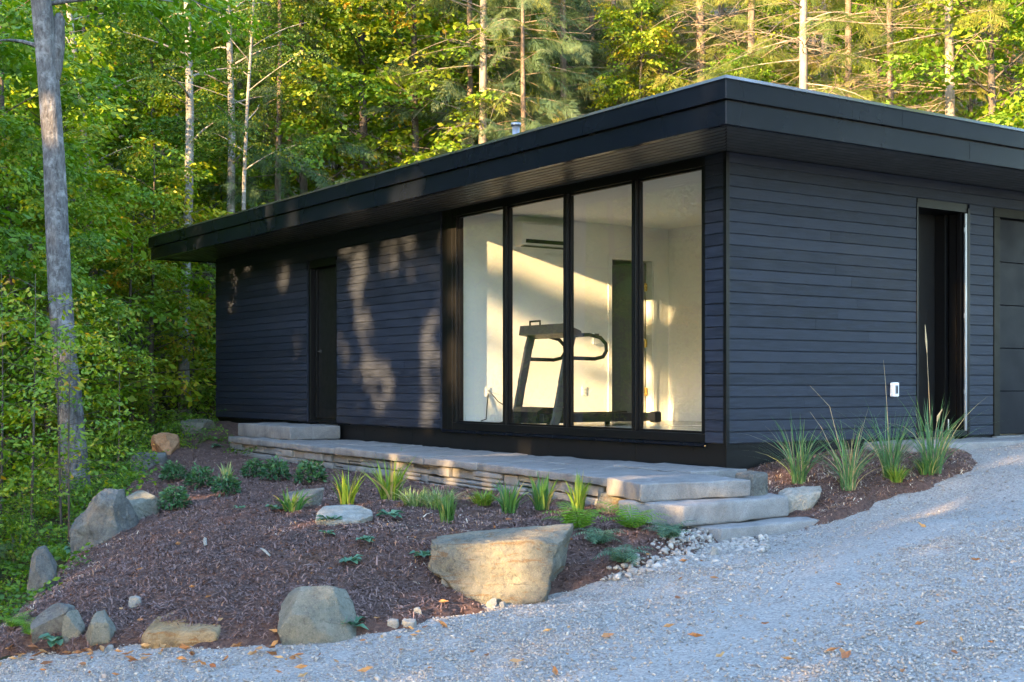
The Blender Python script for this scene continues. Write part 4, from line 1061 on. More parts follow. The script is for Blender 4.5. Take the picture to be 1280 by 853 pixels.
grass(559, 654, .27, .07, .010, 80, 'blade', 'narrow upright grass tuft in front of the fine grass mounds', 58, .05, .3)
grass(603, 632, .16, .17, .010, 130, 'blade_yellow', 'low round bright green grass mound under the terrace wall', 59, .07, .9)
grass(636, 642, .30, .20, .018, 40, 'blade', 'spreading iris clump in front of the low stone wall, above the largest boulder', 60, .06, .6)
grass(677, 637, .33, .15, .018, 52, 'blade', 'dense dark green iris clump against the low stone wall', 61, .06, .5)
grass(723, 641, .36, .12, .017, 46, 'blade_yellow', 'upright yellow-green iris clump behind the lime fern', 62, .05, .4)
g = 'blue-green ornamental grasses by the entrance wall'
grass(998, 604, .70, .60, .0085, 80, 'blade_blue', 'blue-green ornamental grass nearest the stone steps', 63, .06, .8, g, stalks=[(.18, .45, .02, False)])
grass(1060, 613, .74, .62, .0085, 88, 'blade_blue', 'blue-green ornamental grass with an arching bare stalk', 64, .06, .8, g, stalks=[(-.22, .88, -.10, False), (-.32, .66, 0, False)])
grass(1113, 597, .70, .56, .0085, 70, 'blade_blue', 'blue-green ornamental grass below the outlet box', 65, .06, .8, g, stalks=[(-.06, 1.02, 0, False)])
grass(1165, 592, .74, .60, .0085, 96, 'blade_blue', 'blue-green ornamental grass with one tall seed stalk in front of the entrance', 66, .08, .8, g, stalks=[(-.06, 1.28, 0, True), (.06, .55, .03, True)])
grass(1120, 603, .20, .20, .007, 130, 'blade_yellow', 'short yellowish grass tuft in front of the ornamental grasses', 67, .05, .9)
grass(1158, 594, .22, .16, .008, 110, 'blade', 'short dense green tuft at the foot of the tall-stalked grass', 68, .06, .7)
# fallen leaves on the gravel
DL = MB(); DL.add([(-.5, 0, .05), (-.15, .3, .16), (.2, .26, .10), (.5, .02, .14), (.15, -.26, .16), (-.2, -.3, .06), (0, 0, 0)], [(0, 6, 1), (1, 6, 2), (2, 6, 3), (3, 6, 4), (4, 6, 5), (5, 6, 0)], .5)
dl0 = mesh_from('dry_leaf', DL.V, DL.F, M['leaf_dry'], False, [.3]*7)
dl1 = mesh_from('dry_leaf', [(v[0], v[1]*.6, v[2]*1.6+.05*abs(v[1])) for v in DL.V], DL.F, M['leaf_dry'], False, [.7]*7)
r_ = random.Random(5)
for i in range(46):
    px = r_.uniform(150, 840); py = r_.uniform(600, 790)
    x, y, z = ray_ground(px, py)
    if not in_poly(BED_L, np.array([x]), np.array([y]))[0]: continue
    o = put('fallen_leaf', dl0 if i % 2 else dl1, None, (x, y, z+.02), r_.uniform(0, 6.3)); s = r_.uniform(.035, .07); o.scale = (s, s*r_.uniform(.5, 1), s); o.rotation_euler.x = r_.gauss(0, .5)
    tag(o, 'small curled dry leaf lying on the dark mulch', 'fallen leaf', 'fallen leaves on the mulch')
spots = [(1152, 662), (1183, 690), (1128, 846), (1193, 822), (1047, 735), (977, 751), (926, 775), (890, 771), (685, 794), (608, 825), (555, 757), (620, 745), (855, 706), (893, 727), (1150, 786), (1238, 809), (1220, 705), (1058, 825), (1202, 805), (985, 830), (870, 801), (760, 800)]
spots += [(r_.uniform(0, 380), 812+abs(r_.gauss(0, 14))) for _ in range(62)] + [(r_.uniform(300, 620), r_.uniform(785, 848)) for _ in range(24)] + [(r_.uniform(620, 1270), r_.uniform(690, 850)) for _ in range(14)]
for i, (px, py) in enumerate(spots):
    x, y, z = ray_ground(px, py)
    o = put('fallen_leaf', dl0 if i % 2 else dl1, None, (x, y, z+.016), r_.uniform(0, 6.3)); s = r_.uniform(.045, .095); o.scale = (s, s*r_.uniform(.6, 1), s); o.rotation_euler.x = r_.gauss(0, .35); o.rotation_euler.y = r_.gauss(0, .2)
    tag(o, 'curled orange-brown dry leaf lying on the grey gravel', 'fallen leaf', 'fallen leaves on the gravel')
# ================================================================== TREES
SUN_D = Vector((UX+.22*VX, UY+.22*VY, -.24)).normalized()      # the way the light travels
def dec_spray(seed, L=1.0, leaf=.125, nside=6, gap=.085, wr=.52):
    r = np.random.default_rng(seed); Q = []
    def twig(p0, a, ln):
        n = int(ln/gap)
        for k in range(n):
            u = (k+.7)/n*ln
            p = np.array([p0[0]+math.cos(a)*u, p0[1]+math.sin(a)*u, p0[2]-.16*(u/max(ln, .1))**2*ln])
            p[2] -= .14*p[0]**2
            sg = 1 if k % 2 else -1
            la = a+sg*r.normal(.95, .22); q = leaf_quad(leaf*r.uniform(.65, 1.15), leaf*wr*r.uniform(.8, 1.15))
            pit = r.normal(-.28, .28); rl = r.normal(0, .45)
            cp, sp = math.cos(pit), math.sin(pit); ca, sa = math.cos(la), math.sin(la); cr, sr = math.cos(rl), math.sin(rl)
            y, z = q[:, 1]*cr-q[:, 2]*sr, q[:, 1]*sr+q[:, 2]*cr; x = q[:, 0]
            x, z = x*cp-z*sp, x*sp+z*cp
            Q.append(np.stack([x*ca-y*sa, x*sa+y*ca, z], -1)+p)
    twig((0, 0, 0), 0, L)
    for k in range(nside):
        u = .12+.72*k/nside
        sg = 1 if k % 2 else -1
        twig((u*L, 0, -.02), sg*r.uniform(.6, .95), L*(.55-.33*u)*r.uniform(.8, 1.2))
    return np.array(Q)
def needle_frond(seed, L=.9, n=16, w=.020):
    r = np.random.default_rng(seed); Q = []
    def strip(p, d, ln, ww):
        s_ = np.array([-d[1], d[0], r.normal(0, .25)]); s_ = s_/np.linalg.norm(s_)*ww/2; e = p+d*ln; e = e-np.array([0, 0, ln*.22])
        Q.append(np.array([p-s_*.6, p+s_*.6, e+s_*.35, e-s_*.35]))
    for k in range(n):
        u = k/n; p = np.array([u*L, 0, -.26*(u*L)**2])
        if k: strip(p, np.array([1, 0, -.3*u]), L/n*1.6, w*.9)
        for sg in (-1, 1):
            a = sg*r.uniform(.6, 1.0); ln = L*(.34*(1-u)**.8+.05)*r.uniform(.7, 1.2)
            d = np.array([math.cos(a), math.sin(a), r.normal(-.12, .15)])
            strip(p, d, ln, w)
            for j in range(2):
                b2 = a+r.uniform(-.7, .7); strip(p+d*ln*r.uniform(.25, .7), np.array([math.cos(b2), math.sin(b2), r.normal(-.25, .15)]), ln*.5, w*.8)
    return np.array(Q)
SPR = [dec_spray(i, 1.0, .165, 6, .115, .52) for i in range(6)]
SPR_M = [dec_spray(20+i, 1.0, .155, 6, .11, .75) for i in range(5)]
SPR_B = [dec_spray(40+i, .9, .075, 7, .075, .7) for i in range(5)]
FRO = [needle_frond(i) for i in range(6)]

def limb_path(p, az, el, L, r, n=6, droop=.12, wob=.08):
    pts = [np.array(p, float)]; a = az; e = el
    for k in range(n):
        a += r.normal(0, wob); e -= droop/n*3*r.uniform(.5, 1.5)*(.4+k/n)
        pts.append(pts[-1]+L/n*np.array([math.cos(a)*math.cos(e), math.sin(a)*math.cos(e), math.sin(e)]))
    return np.array(pts)
def trunk_path(H, lean, r, wob=.05, n=10):
    z = np.linspace(-.3, H, n+1); ph = r.uniform(0, 6.3, 2)
    return np.stack([lean[0]*z+wob*np.sin(z*.55+ph[0])*np.minimum(1, z*.3+.1), lean[1]*z+wob*np.sin(z*.45+ph[1])*np.minimum(1, z*.3+.1), z], -1)
def interp_path(P, z):
    return np.array([np.interp(z, P[:, 2], P[:, k]) for k in (0, 1)]+[z])
class TreeKind:
    def __init__(s, trunk, parts): s.trunk = trunk; s.parts = parts
def deciduous(seed, H, r0, zc0, Rm, nl, spl, temps, bark, leafm, el=(.1, .5), prof=1.0, sc=1.0, tb=.42, lean=(0, 0), droop=.12, wob=.08, low=.2, top=1.0, twigs=True):
    r = np.random.default_rng(seed); P = trunk_path(H, lean, r, wob)
    tr = MB(); tr.tube(P, [r0*(1.25 if i == 0 else 1)*(1-.86*max(0, z)/H) for i, z in enumerate(P[:, 2])], 9)
    pos = []; az = []; pi = []; sz = []; ti = []
    for i in range(nl):
        u = (i+.5)/nl; z = zc0+(H*.97-zc0)*u**.92
        a = i*2.4+r.normal(0, .35)
        R_ = Rm*((1-u)**prof*(1-low)+low)*r.uniform(.65, 1.15)*(1 if u > .12 else .75)
        e0 = r.uniform(*el)+.5*u
        p0 = interp_path(P, z); L = limb_path(p0, a, e0, R_, r, 6, droop)
        tr.tube(L, list(np.linspace(max(.012 if r0 > .03 else .004, r0*.28*(1-u*.7)), .006 if r0 > .03 else .002, 7)), 5, cap=False)
        tl = r.normal(tb, .13)
        for k in range(spl):
            w = r.uniform(.18, 1.0)**.8; q = np.array([np.interp(w, np.linspace(0, 1, 7), L[:, j]) for j in range(3)])
            off = r.normal(0, .18, 3)*np.array([1, 1, .3])*R_*.35
            if k < 2: q = L[-1]; off *= .2
            pos.append(q+off); az.append(a+r.normal(0, .95)); pi.append(r.normal(-.08, .28)); sz.append(sc*r.uniform(.6, 1.1)); ti.append(np.clip(tl+r.normal(0, .1)+.10*(w-.5), 0, 1))
    pos, az, pi, sz, ti = map(np.array, (pos, az, pi, sz, ti)); ro = r.normal(0, .3, len(az))
    g = r.integers(0, len(temps), len(az)); Q = []; T = []
    for k, tp in enumerate(temps):
        mk = g == k
        if mk.any():
            q, t = place(tp, pos[mk], az[mk], pi[mk], ro[mk], sz[mk], ti[mk], .12, seed*10+k); Q.append(q); T.append(t)
    me = quadmesh('leaves', np.concatenate(Q), np.concatenate(T), leafm)
    tm_ = mesh_from('bark', tr.V, tr.F, bark, True)
    return TreeKind(tm_, [('crown', me)])
def conifer(seed, H, r0, z_dead, z_live, Rm, nl, bark, needm, frs, ndead=40, lean=(0, 0), frsc=1.0, tb=.45, sub=5, droop=.10):
    r = np.random.default_rng(seed); P = trunk_path(H, lean, r, .03)
    tr = MB(); tr.tube(P, [r0*(1.2 if i == 0 else 1)*(1-.85*max(0, z)/H) for i, z in enumerate(P[:, 2])], 10)
    parts = []
    pos = []; az = []; pi = []; sz = []; ti = []
    for i in range(nl):
        u = (i+.5)/nl; z = z_live+(H*.985-z_live)*u
        a = i*2.4+r.normal(0, .4); R_ = Rm*((1-u)**.85*.92+.10)*r.uniform(.6, 1.15)
        p0 = interp_path(P, z); L = limb_path(p0, a, r.uniform(-.25, .35), R_, r, 6, droop*r.uniform(.6, 2.0))
        tr.tube(L, list(np.linspace(max(.008, r0*.16*(1-u*.7)), .004, 7)), 4, cap=False)
        tl = r.normal(tb, .14); nf = max(3, int(R_/.17*frs))
        for k in range(nf):
            w = .15+.85*(k+r.random())/nf; q = np.array([np.interp(w, np.linspace(0, 1, 7), L[:, j]) for j in range(3)])
            sg = 1 if k % 2 else -1
            pos.append(q); az.append(a+sg*r.uniform(.35, 1.1)*(1.1-w*.7)); pi.append(r.normal(-.33, .28)); sz.append(frsc*r.uniform(.6, 1.1)*(1.1-.35*w)); ti.append(np.clip(tl+.25*(w-.6)+r.normal(0, .08), 0, 1))
    pos, az, pi, sz, ti = map(np.array, (pos, az, pi, sz, ti)); ro = r.normal(0, .6, len(az))
    g = r.integers(0, len(FRO), len(az)); Q = []; T = []
    for k, tp in enumerate(FRO):
        mk = g == k
        if mk.any():
            q, t = place(tp, pos[mk], az[mk], pi[mk], ro[mk], sz[mk], ti[mk], .10, seed*10+k); Q.append(q); T.append(t)
    parts.append(('crown', quadmesh('needles', np.concatenate(Q), np.concatenate(T), needm)))
    if ndead:
        db = MB()
        for i in range(ndead):
            z = z_dead+(min(H*.8, z_live+3)-z_dead)*r.random(); a = r.uniform(0, 6.3); Ld = r.uniform(.7, 2.6)
            L = limb_path(interp_path(P, z), a, r.uniform(-.25, .35), Ld, r, 6, r.uniform(-.02, .16), .16)
            db.tube(L, list(np.linspace(r.uniform(.012, .024), .004, 7)), 4, cap=False)
            for k in range(sub):
                w = r.uniform(.25, .95); q = np.array([np.interp(w, np.linspace(0, 1, 7), L[:, j]) for j in range(3)])
                s2 = limb_path(q, a+r.choice([-1, 1])*r.uniform(.4, 1.1), r.normal(-.1, .35), Ld*r.uniform(.2, .5), r, 4, .1, .2)
                db.tube(s2, list(np.linspace(.008, .003, 5)), 3, cap=False)
        parts.append(('dead_branches', mesh_from('dead_twigs', db.V, db.F, M['deadwood'], True)))
    return TreeKind(mesh_from('bark', tr.V, tr.F, bark, True), parts)
KIND = {}
KIND['beech'] = [deciduous(1+i, H, .09, .5, 2.5, 24, 13, SPR, M['bark_dark'], M['leaf_beech'], (-.05, .3), .8, 1.0, .47, droop=.10, low=.3) for i, H in enumerate((7.5, 9, 8.2))]
KIND['maple'] = [deciduous(11+i, H, .14, 2.8, 3.0, 38, 13, SPR_M, M['bark_dark'], M['leaf_maple'], (.15, .6), .65, 1.1, .45, droop=.08, low=.3) for i, H in enumerate((14, 16, 13))]
KIND['birch'] = [deciduous(21+i, H, r0, 5.0, 1.9, 26, 9, SPR_B, M['bark_birch'], M['leaf_birch'], (.2, .7), .6, 1.0, .45, lean, low=.3) for i, (H, r0, lean) in enumerate(((15, .11, (.0, 0)), (13, .06, (.02, 0)), (14, .10, (-.12, .03))))]
KIND['hemlock'] = [conifer(31+i, H, .12, 1.5, zl, 3.0, 62, M['bark_brown'], M['needle'], 1.0, 14, tb=.42, frsc=1.1) for i, (H, zl) in enumerate(((15, 2.2), (18, 3.5), (13, 1.2)))]
KIND['spruce'] = [conifer(41+i, H, .13, 1.0, zl, 2.5, 44, b, M['needle_gold'], .72, 58, tb=.5, sub=7) for i, (H, zl, b) in enumerate(((19, 5.0, M['bark_brown']), (18, 6.5, M['bark_tan']), (17, 4.2, M['bark_brown'])))]

def plant_tree(name, kind, var, px, Y, s, label, cat, group=None, rz=None, dz=0.0, xy=None):
    X = at(px, Y) if xy is None else xy[0]
    ss, tt = loc_st(X, Y)
    if -1.6 < ss < 10.6 and -1.6 < tt < 13.4: print('TREE IN HOUSE', px, Y, ss, tt)
    k = KIND[kind][var]
    o = tag(empty(name, (X, Y, h1(X, Y)-.05+dz), rng.uniform(0, 6.28) if rz is None else rz), label, cat, group)
    o.scale = (s, s, s)
    put('trunk', k.trunk, o)
    for n, me in k.parts: put(n, me, o)
    return o
# the forest edge left of the house
gB = 'green beeches at the forest edge left of the house'
for i, (px, Y, s) in enumerate([(-150, 20, 1), (-70, 17.5, .8), (10, 20.5, 1), (-20, 24, 1.1), (70, 24, .9), (35, 20.5, .65), (190, 24.0, .72), (238, 27.5, .8), (85, 18.4, .42), (30, 28, 1.2), (110, 29, 1.2), (195, 31, 1.25), (275, 28.5, .75), (-100, 29, 1.2), (330, 32, 1.25), (165, 23.8, .6), (60, 19.2, .6)]):
    plant_tree('beech_tree', 'beech', i % 3, px, Y, s, 'leafy green beech with tiered branches in the crowded forest edge left of the house', 'tree', gB)
for px, Y, s, v, lb in [(380, 30, .95, 0, 'bright green maple rising just behind the left part of the long roof edge'), (452, 30.5, 1.0, 1, 'yellow-green maple behind the middle of the long roof edge'), (520, 29.8, .95, 2, 'fresh green maple next to the dark hemlocks behind the roof'),
                        (1240, 27.0, .92, 2, 'sunlit yellow-green maple behind the right end of the roof'), (1300, 29, 1.0, 0, 'sunlit maple at the right margin behind the roof')]:
    plant_tree('maple_tree', 'maple', v, px, Y, s, lb, 'tree')
for px, Y, s, v, lb in [(968, 34, .62, 0, 'young yellow-green maple between the roof corner and the pale straight trunk'), (1090, 33.5, .7, 2, 'young yellow-green maple among the dead spruce limbs'), (1215, 32, .75, 1, 'young golden-green maple left of the sunlit maple at the right'), (930, 30, .55, 2, 'small green maple close behind the roof corner'), (800, 31, .62, 0, 'yellow-leaved young maple among the hemlocks left of the roof corner'), (635, 32, .7, 1, 'green young maple between the grey pole-like trunk and the drooping hemlock')]:
    plant_tree('maple_tree', 'maple', v, px, Y, s, lb, 'tree')
gM = 'maples standing deeper in the forest'
for i, (px, Y, s) in enumerate([(20, 33, 1.1), (120, 36, 1.1), (250, 36, 1.1), (420, 37, 1.1), (560, 38, 1.1), (330, 40, 1.15), (490, 42, 1.2), (650, 44, 1.2), (1160, 39, 1.1), (-80, 36, 1.1), (170, 42, 1.2), (60, 44, 1.2), (-160, 32, 1.1), (1360, 36, 1.1), (930, 44, 1.1)]):
    plant_tree('maple_tree', 'maple', i % 3, px, Y, s, 'tall leafy maple standing deeper in the forest behind other trees', 'tree', gM)
for px, Y, s, v, lb in [(348, 28.5, .9, 2, 'dark hemlock behind the thin white birch'), (588, 30, 1.0, 0, 'hemlock with brown twin-looking trunk left of the grey pole-like trunk'), (655, 28.2, .85, 2, 'hemlock whose pale drooping boughs hang over the roof'), (705, 31, 1.0, 1, 'grey-green hemlock behind the middle of the roof'), (768, 32.5, 1.0, 0, 'hemlock left of the bare-limbed trunks')]:
    plant_tree('hemlock_tree', 'hemlock', v, px, Y, s, lb, 'tree')
gH = 'hemlocks standing deeper in the forest'
for i, (px, Y, s) in enumerate([(620, 37, 1.1), (800, 38, 1.1), (690, 40, 1.15), (870, 42, 1.1), (300, 35, 1.0), (540, 44, 1.2), (1080, 42, 1.0), (1240, 43, 1.0)]):
    plant_tree('hemlock_tree', 'hemlock', i % 3, px, Y, s, 'grey-green hemlock standing deeper in the forest behind other trees', 'tree', gH)
for px, Y, s, v, lb in [(604, 29, 1.0, 1, 'straight grey pole-like trunk rising behind the roof left of the centre'), (835, 33, 1.0, 0, 'bare-limbed spruce with slender brown trunk, leftmost of the sunlit conifers'), (876, 31.5, 1.15, 0, 'thick brown conifer trunk left of the roof corner'), (938, 31, 1.0, 0, 'brown trunk behind the roof corner'),
                        (1004, 27.0, .95, 1, 'pale straight trunk standing alone right of the roof corner'), (1062, 32, 1.0, 2, 'sunlit spruce with many dead branches right of the pale straight trunk'), (1112, 30, .9, 0, 'spruce with tangled dead limbs in the gap between two pale trunks'), (1185, 27.5, 1.05, 1, 'tan sunlit trunk with bare limbs near the right end of the roof'), (1262, 32, 1.0, 2, 'slender brown conifer trunk at the far right')]:
    plant_tree('spruce_tree', 'spruce', v, px, Y, s, lb, 'tree')
gS = 'spruces standing deeper in the forest'
for i, (px, Y, s) in enumerate([(960, 37, 1.0), (1030, 39, 1.0), (1130, 36, 1.0), (1215, 38, 1.0), (1310, 36, 1.0), (900, 36, 1.0), (740, 38, 1.1)]):
    plant_tree('spruce_tree', 'spruce', i % 3, px, Y, s, 'sunlit spruce with dead lower limbs standing deeper in the forest', 'tree', gS)
for px, Y, s, v, lb in [(142, 24.6, 1.0, 2, 'leaning pale birch between the big grey trunk and the house'), (232, 25.2, 1.05, 0, 'thick pale birch trunk left of the roof end'), (285, 27, 1.0, 0, 'pale birch trunk just right of the thick one'), (304, 25.6, .95, 1, 'thin white birch rising behind the left end of the roof'), (415, 34, .9, 1, 'thin birch among the maples behind the roof'), (20, 34, 1.0, 0, 'pale birch at the left margin deep among leaves')]:
    plant_tree('birch_tree', 'birch', v, px, Y, s, lb, 'tree', rz=0.0)
# wooded hillside farther up
r = np.random.default_rng(99)
gF = 'trees on the hillside far behind the house'
for i in range(64):
    Y = r.uniform(47, 92); px = -260+1800*((i*.618034) % 1)+r.normal(0, 15)
    kd = 'maple' if r.random() < (.75 if px < 560 else .3) else ('hemlock' if px < 900 else 'spruce')
    nm = kd+'_tree'
    plant_tree(nm, kd, int(r.integers(0, 3)), px, Y, r.uniform(1.0, 1.3), {'maple': 'leafy tree on the rising hillside far behind the house', 'hemlock': 'evergreen on the rising hillside far behind the house', 'spruce': 'bare-stemmed evergreen on the rising hillside far behind the house'}[kd], 'tree', gF if kd == 'maple' else ('evergreens on the hillside far behind the house' if kd == 'hemlock' else 'bare-stemmed evergreens on the hillside far behind the house'))

# the forest goes on to the left, outside the picture (the glass mirrors it)
r = np.random.default_rng(123)
i = 0
for xx in np.arange(-44, -10, 3.6):
    for yy in np.arange(9, 46, 4.2):
        x, y = xx+r.normal(0, .8), yy+r.normal(0, .8)
        if (x*F_PX/max(y, .1)+640) > -190 and y > 2: continue
        k = 'beech' if xx > -22 and r.random() < .6 else 'maple'
        if yy < 14 and xx > -20: continue
        plant_tree(k+'_tree', k, i % 3, x/max(y, .1)*F_PX+640 if y > 0 else 0, y, r.uniform(1.0, 1.3), 'leafy tree of the forest beyond the left edge of the picture', 'tree', 'forest beyond the left edge of the picture', None, 0, (x, y)); i += 1
r = np.random.default_rng(124)
for i, (x, y) in enumerate([(17, 1), (18, 6), (17.5, 10.5), (21, 13), (22, 8), (22, 3), (24, 17), (26, 11), (27, 5), (20, -3), (29, 15), (25, -1)]):
    plant_tree(('maple', 'hemlock')[i % 2]+'_tree', ('maple', 'hemlock')[i % 2], i % 3, 0, y, 1.0, 'tall tree of the forest beyond the right edge of the picture', 'tree', 'forest beyond the right edge of the picture', None, 0, (x, y))
# the big grey trunk at the left
bx, by = at(93, 15.8), 15.8
bz = h1(bx, by)
big = tag(empty('old_cherry_tree', (bx, by, bz-.1)), 'big leaning grey-barked tree in the left foreground, forked near the top', 'tree')
b = MB(); zt = lambda py: CAM_Z-(py-HOR)/F_PX*15.8-bz+.1
pts = []
for px, py in [(98, 640), (94, 590), (88, 520), (82, 450), (75, 370), (71, 280), (67, 190), (61, 100), (52, 0), (40, -110), (20, -260), (-10, -420)]: pts.append((at(px, 15.8)-bx, 0, zt(py)))
b.tube(pts, [.21, .165, .150, .144, .139, .134, .130, .127, .124, .10, .08, .03], 16)
fk = [(at(66, 15.8)-bx, .0, zt(100)), (at(70, 15.8)-bx, .06, zt(55)), (at(70, 15.8)-bx, .10, zt(22)), (at(69, 15.8)-bx, .11, zt(14))]
b.tube(fk, [.09, .085, .075, .03], 12)
tmesh = b.obj('trunk', M['bark_grey'], big, True)
sb = bmesh.new(); sb.from_mesh(tmesh.data); bmesh.ops.subdivide_edges(sb, edges=sb.edges[:], cuts=2, use_grid_fill=True)
for v in sb.verts:
    d = noise.fractal(Vector((v.co.x*9, v.co.y*9, v.co.z*3.2)), 1, 2, 4)*.014
    v.co.x += d*(1 if v.co.x > np.interp(v.co.z, [p[2] for p in pts], [p[0] for p in pts]) else -1); v.co.y += d
sb.to_mesh(tmesh.data); sb.free()
r = np.random.default_rng(77); pos = []; az = []
for i in range(16):
    z = r.uniform(5.2, 13); a = r.uniform(-.9, 2.2) if i < 9 else r.uniform(0, 6.3)
    p0 = np.array([np.interp(z, [p[2] for p in pts], [p[0] for p in pts]), 0, z]); L = limb_path(p0, a, r.uniform(-.1, .4), r.uniform(1.5, 3.2), r, 6, .16)
    lb = MB(); lb.tube(L, list(np.linspace(.035, .006, 7)), 5); lb.obj('limb', M['bark_grey'], big, True)
    for k in range(12):
        w = r.uniform(.3, 1); pos.append([np.interp(w, np.linspace(0, 1, 7), L[:, j]) for j in range(3)]); az.append(a+r.normal(0, .8))
pos = np.array(pos); az = np.array(az)
q, t = place(SPR[1], pos, az, r.normal(-.2, .3, len(az)), r.normal(0, .3, len(az)), r.uniform(.5, .9, len(az)), r.normal(.4, .12, len(az)), .12, 5)
put('crown', quadmesh('leaves', q, t, M['leaf_beech']), big)

# undergrowth on the left bank
def bush_kind(seed, H, Rr, n, temps, leafm, tb, sc):
    r = np.random.default_rng(seed); b = MB(); pos = []; az = []; pi = []; ti = []
    for i in range(9):
        a = r.uniform(0, 6.3); L = limb_path((r.normal(0, .06), r.normal(0, .06), -.1), a, r.uniform(.7, 1.4), H*r.uniform(.7, 1.15), r, 6, .2)
        b.tube(L, list(np.linspace(.010, .003, 7)), 4, cap=False)
        for k in range(n):
            w = r.uniform(.15, 1); pos.append([np.interp(w, np.linspace(0, 1, 7), L[:, j]) for j in range(3)]); az.append(a+r.normal(0, 1.1)); pi.append(r.normal(.0, .3)); ti.append(r.normal(tb, .12))
    pos = np.array(pos); q, t = place(temps, pos, np.array(az), np.array(pi), r.normal(0, .3, len(az)), sc*r.uniform(.6, 1.1, len(az)), np.array(ti), .12, seed)
    return (mesh_from('twigs', b.V, b.F, M['bark_dark'], True), quadmesh('leaves', q, t, leafm))
BK = [bush_kind(61, 1.0, .6, 8, dec_spray(70, .6, .085, 4, .08, .6), M['leaf_beech'], .42, .8), bush_kind(62, .8, .6, 9, dec_spray(71, .5, .06, 5, .06, .7), M['leaf_beech'], .55, .8), bush_kind(63, 1.3, .7, 8, dec_spray(72, .6, .09, 4, .085, .5), M['leaf_beech'], .3, .9)]
gU = 'leafy bushes on the shaded left bank'
for i, (x, y, s) in enumerate([(-4.75, 14.6, .7), (-5.15, 15.1, .75), (-4.95, 14.9, .6), (-5.6, 15.3, .9), (-5.3, 14.5, .7), (-4.7, 13.2, .5), (-5.1, 13.4, .9), (-4.75, 12.0, .6), (-4.9, 10.8, .8), (-5.4, 11.8, 1.1), (-4.4, 9.6, .6), (-4.9, 9.0, .9), (-6.0, 14.6, 1.1), (-5.8, 17.2, .9), (-5.0, 16.2, .65), (-5.3, 18.6, .8), (-6.4, 12.6, 1.3), (-5.7, 10.0, 1.1), (-4.35, 8.6, .55), (-6.6, 16.4, 1.1), (-7.4, 14.4, 1.3), (-7.2, 18.2, 1.3), (-6.3, 19.6, 1.1), (-8.6, 16.8, 1.4), (-6.9, 11.0, 1.3), (-5.6, 20.5, .8), (-4.75, 19.4, .55), (-8.4, 12.6, 1.4), (-5.2, 8.2, .8)]):
    o = tag(empty('leafy_bush', (x, y, h1(x, y)-.02), rng.uniform(0, 6.3)), 'leafy green bush in the tangled undergrowth on the shaded left bank', 'bush', gU); o.scale = (s, s, s)
    k = BK[i % 3]; put('stem', k[0], o); put('foliage', k[1], o)
sap = deciduous(81, 2.6, .016, .5, .75, 16, 5, [dec_spray(95+i, .42, .085, 4, .09, .5) for i in range(3)], M['bark_dark'], M['leaf_beech'], (.0, .5), .6, 1.0, .5, low=.3)
hsap = conifer(82, 2.4, .02, .3, .15, .95, 34, M['bark_brown'], M['needle'], 1.3, 0, tb=.25, frsc=.55)
KIND['sapling'] = [sap]; KIND['hemlock_sapling'] = [hsap]
for x, y, s in [(-4.62, 13.4, 1.0), (-4.30, 12.7, .85), (-5.25, 14.2, 1.15), (-5.9, 15.0, 1.2), (-6.2, 13.2, 1.2), (-5.7, 12.0, 1.1), (-5.2, 17.2, .8), (-6.8, 15.6, 1.3), (-6.2, 17.8, 1.2), (-5.0, 11.2, .8), (-7.4, 16.8, 1.4)]:
    plant_tree('beech_sapling', 'sapling', 0, 0, y, s, 'thin-stemmed leafy beech sapling on the left bank near the big grey trunk', 'sapling', 'beech saplings on the left bank', None, 0, (x, y))
for x, y, s in [(-5.6, 11.0, .8), (-6.1, 12.3, .9), (-5.0, 9.6, .62), (-6.6, 14.0, 1.0), (-5.3, 12.6, .6), (-5.9, 9.6, .9)]:
    plant_tree('hemlock_sapling', 'hemlock_sapling', 0, 0, y, s, 'small dark hemlock sapling low in the undergrowth at the left margin', 'sapling', 'hemlock saplings at the left margin', None, 0, (x, y))
# ground cover between the bank and the forest
r = np.random.default_rng(31); n = 4600
x = r.uniform(-9, -3.6, n); y = r.uniform(8, 23, n)
ok = ~in_poly(BED_L, x, y) | (d_poly(BED_L, x, y) < .2)
s_, t_ = loc_st(x, y); ok &= ~((s_ > -.3) & (t_ < 12.6)); ok &= ~in_poly(DRIVE, x, y)
x, y = x[ok], y[ok]; n = len(x)
q, t = place(dec_spray(90, .28, .055, 3, .05, .65), np.stack([x, y, hgt(x, y)+r.uniform(.02, .16, n)], -1), r.uniform(0, 6.3, n), r.normal(.25, .35, n), r.normal(0, .3, n), r.uniform(.6, 1.3, n), r.normal(.14, .14, n), .12, 91)
tag(put('ground_cover', quadmesh('leaves', q, t, M['leaf_beech'])), 'low green weeds carpeting the bank left of the house', None, None, 'stuff')

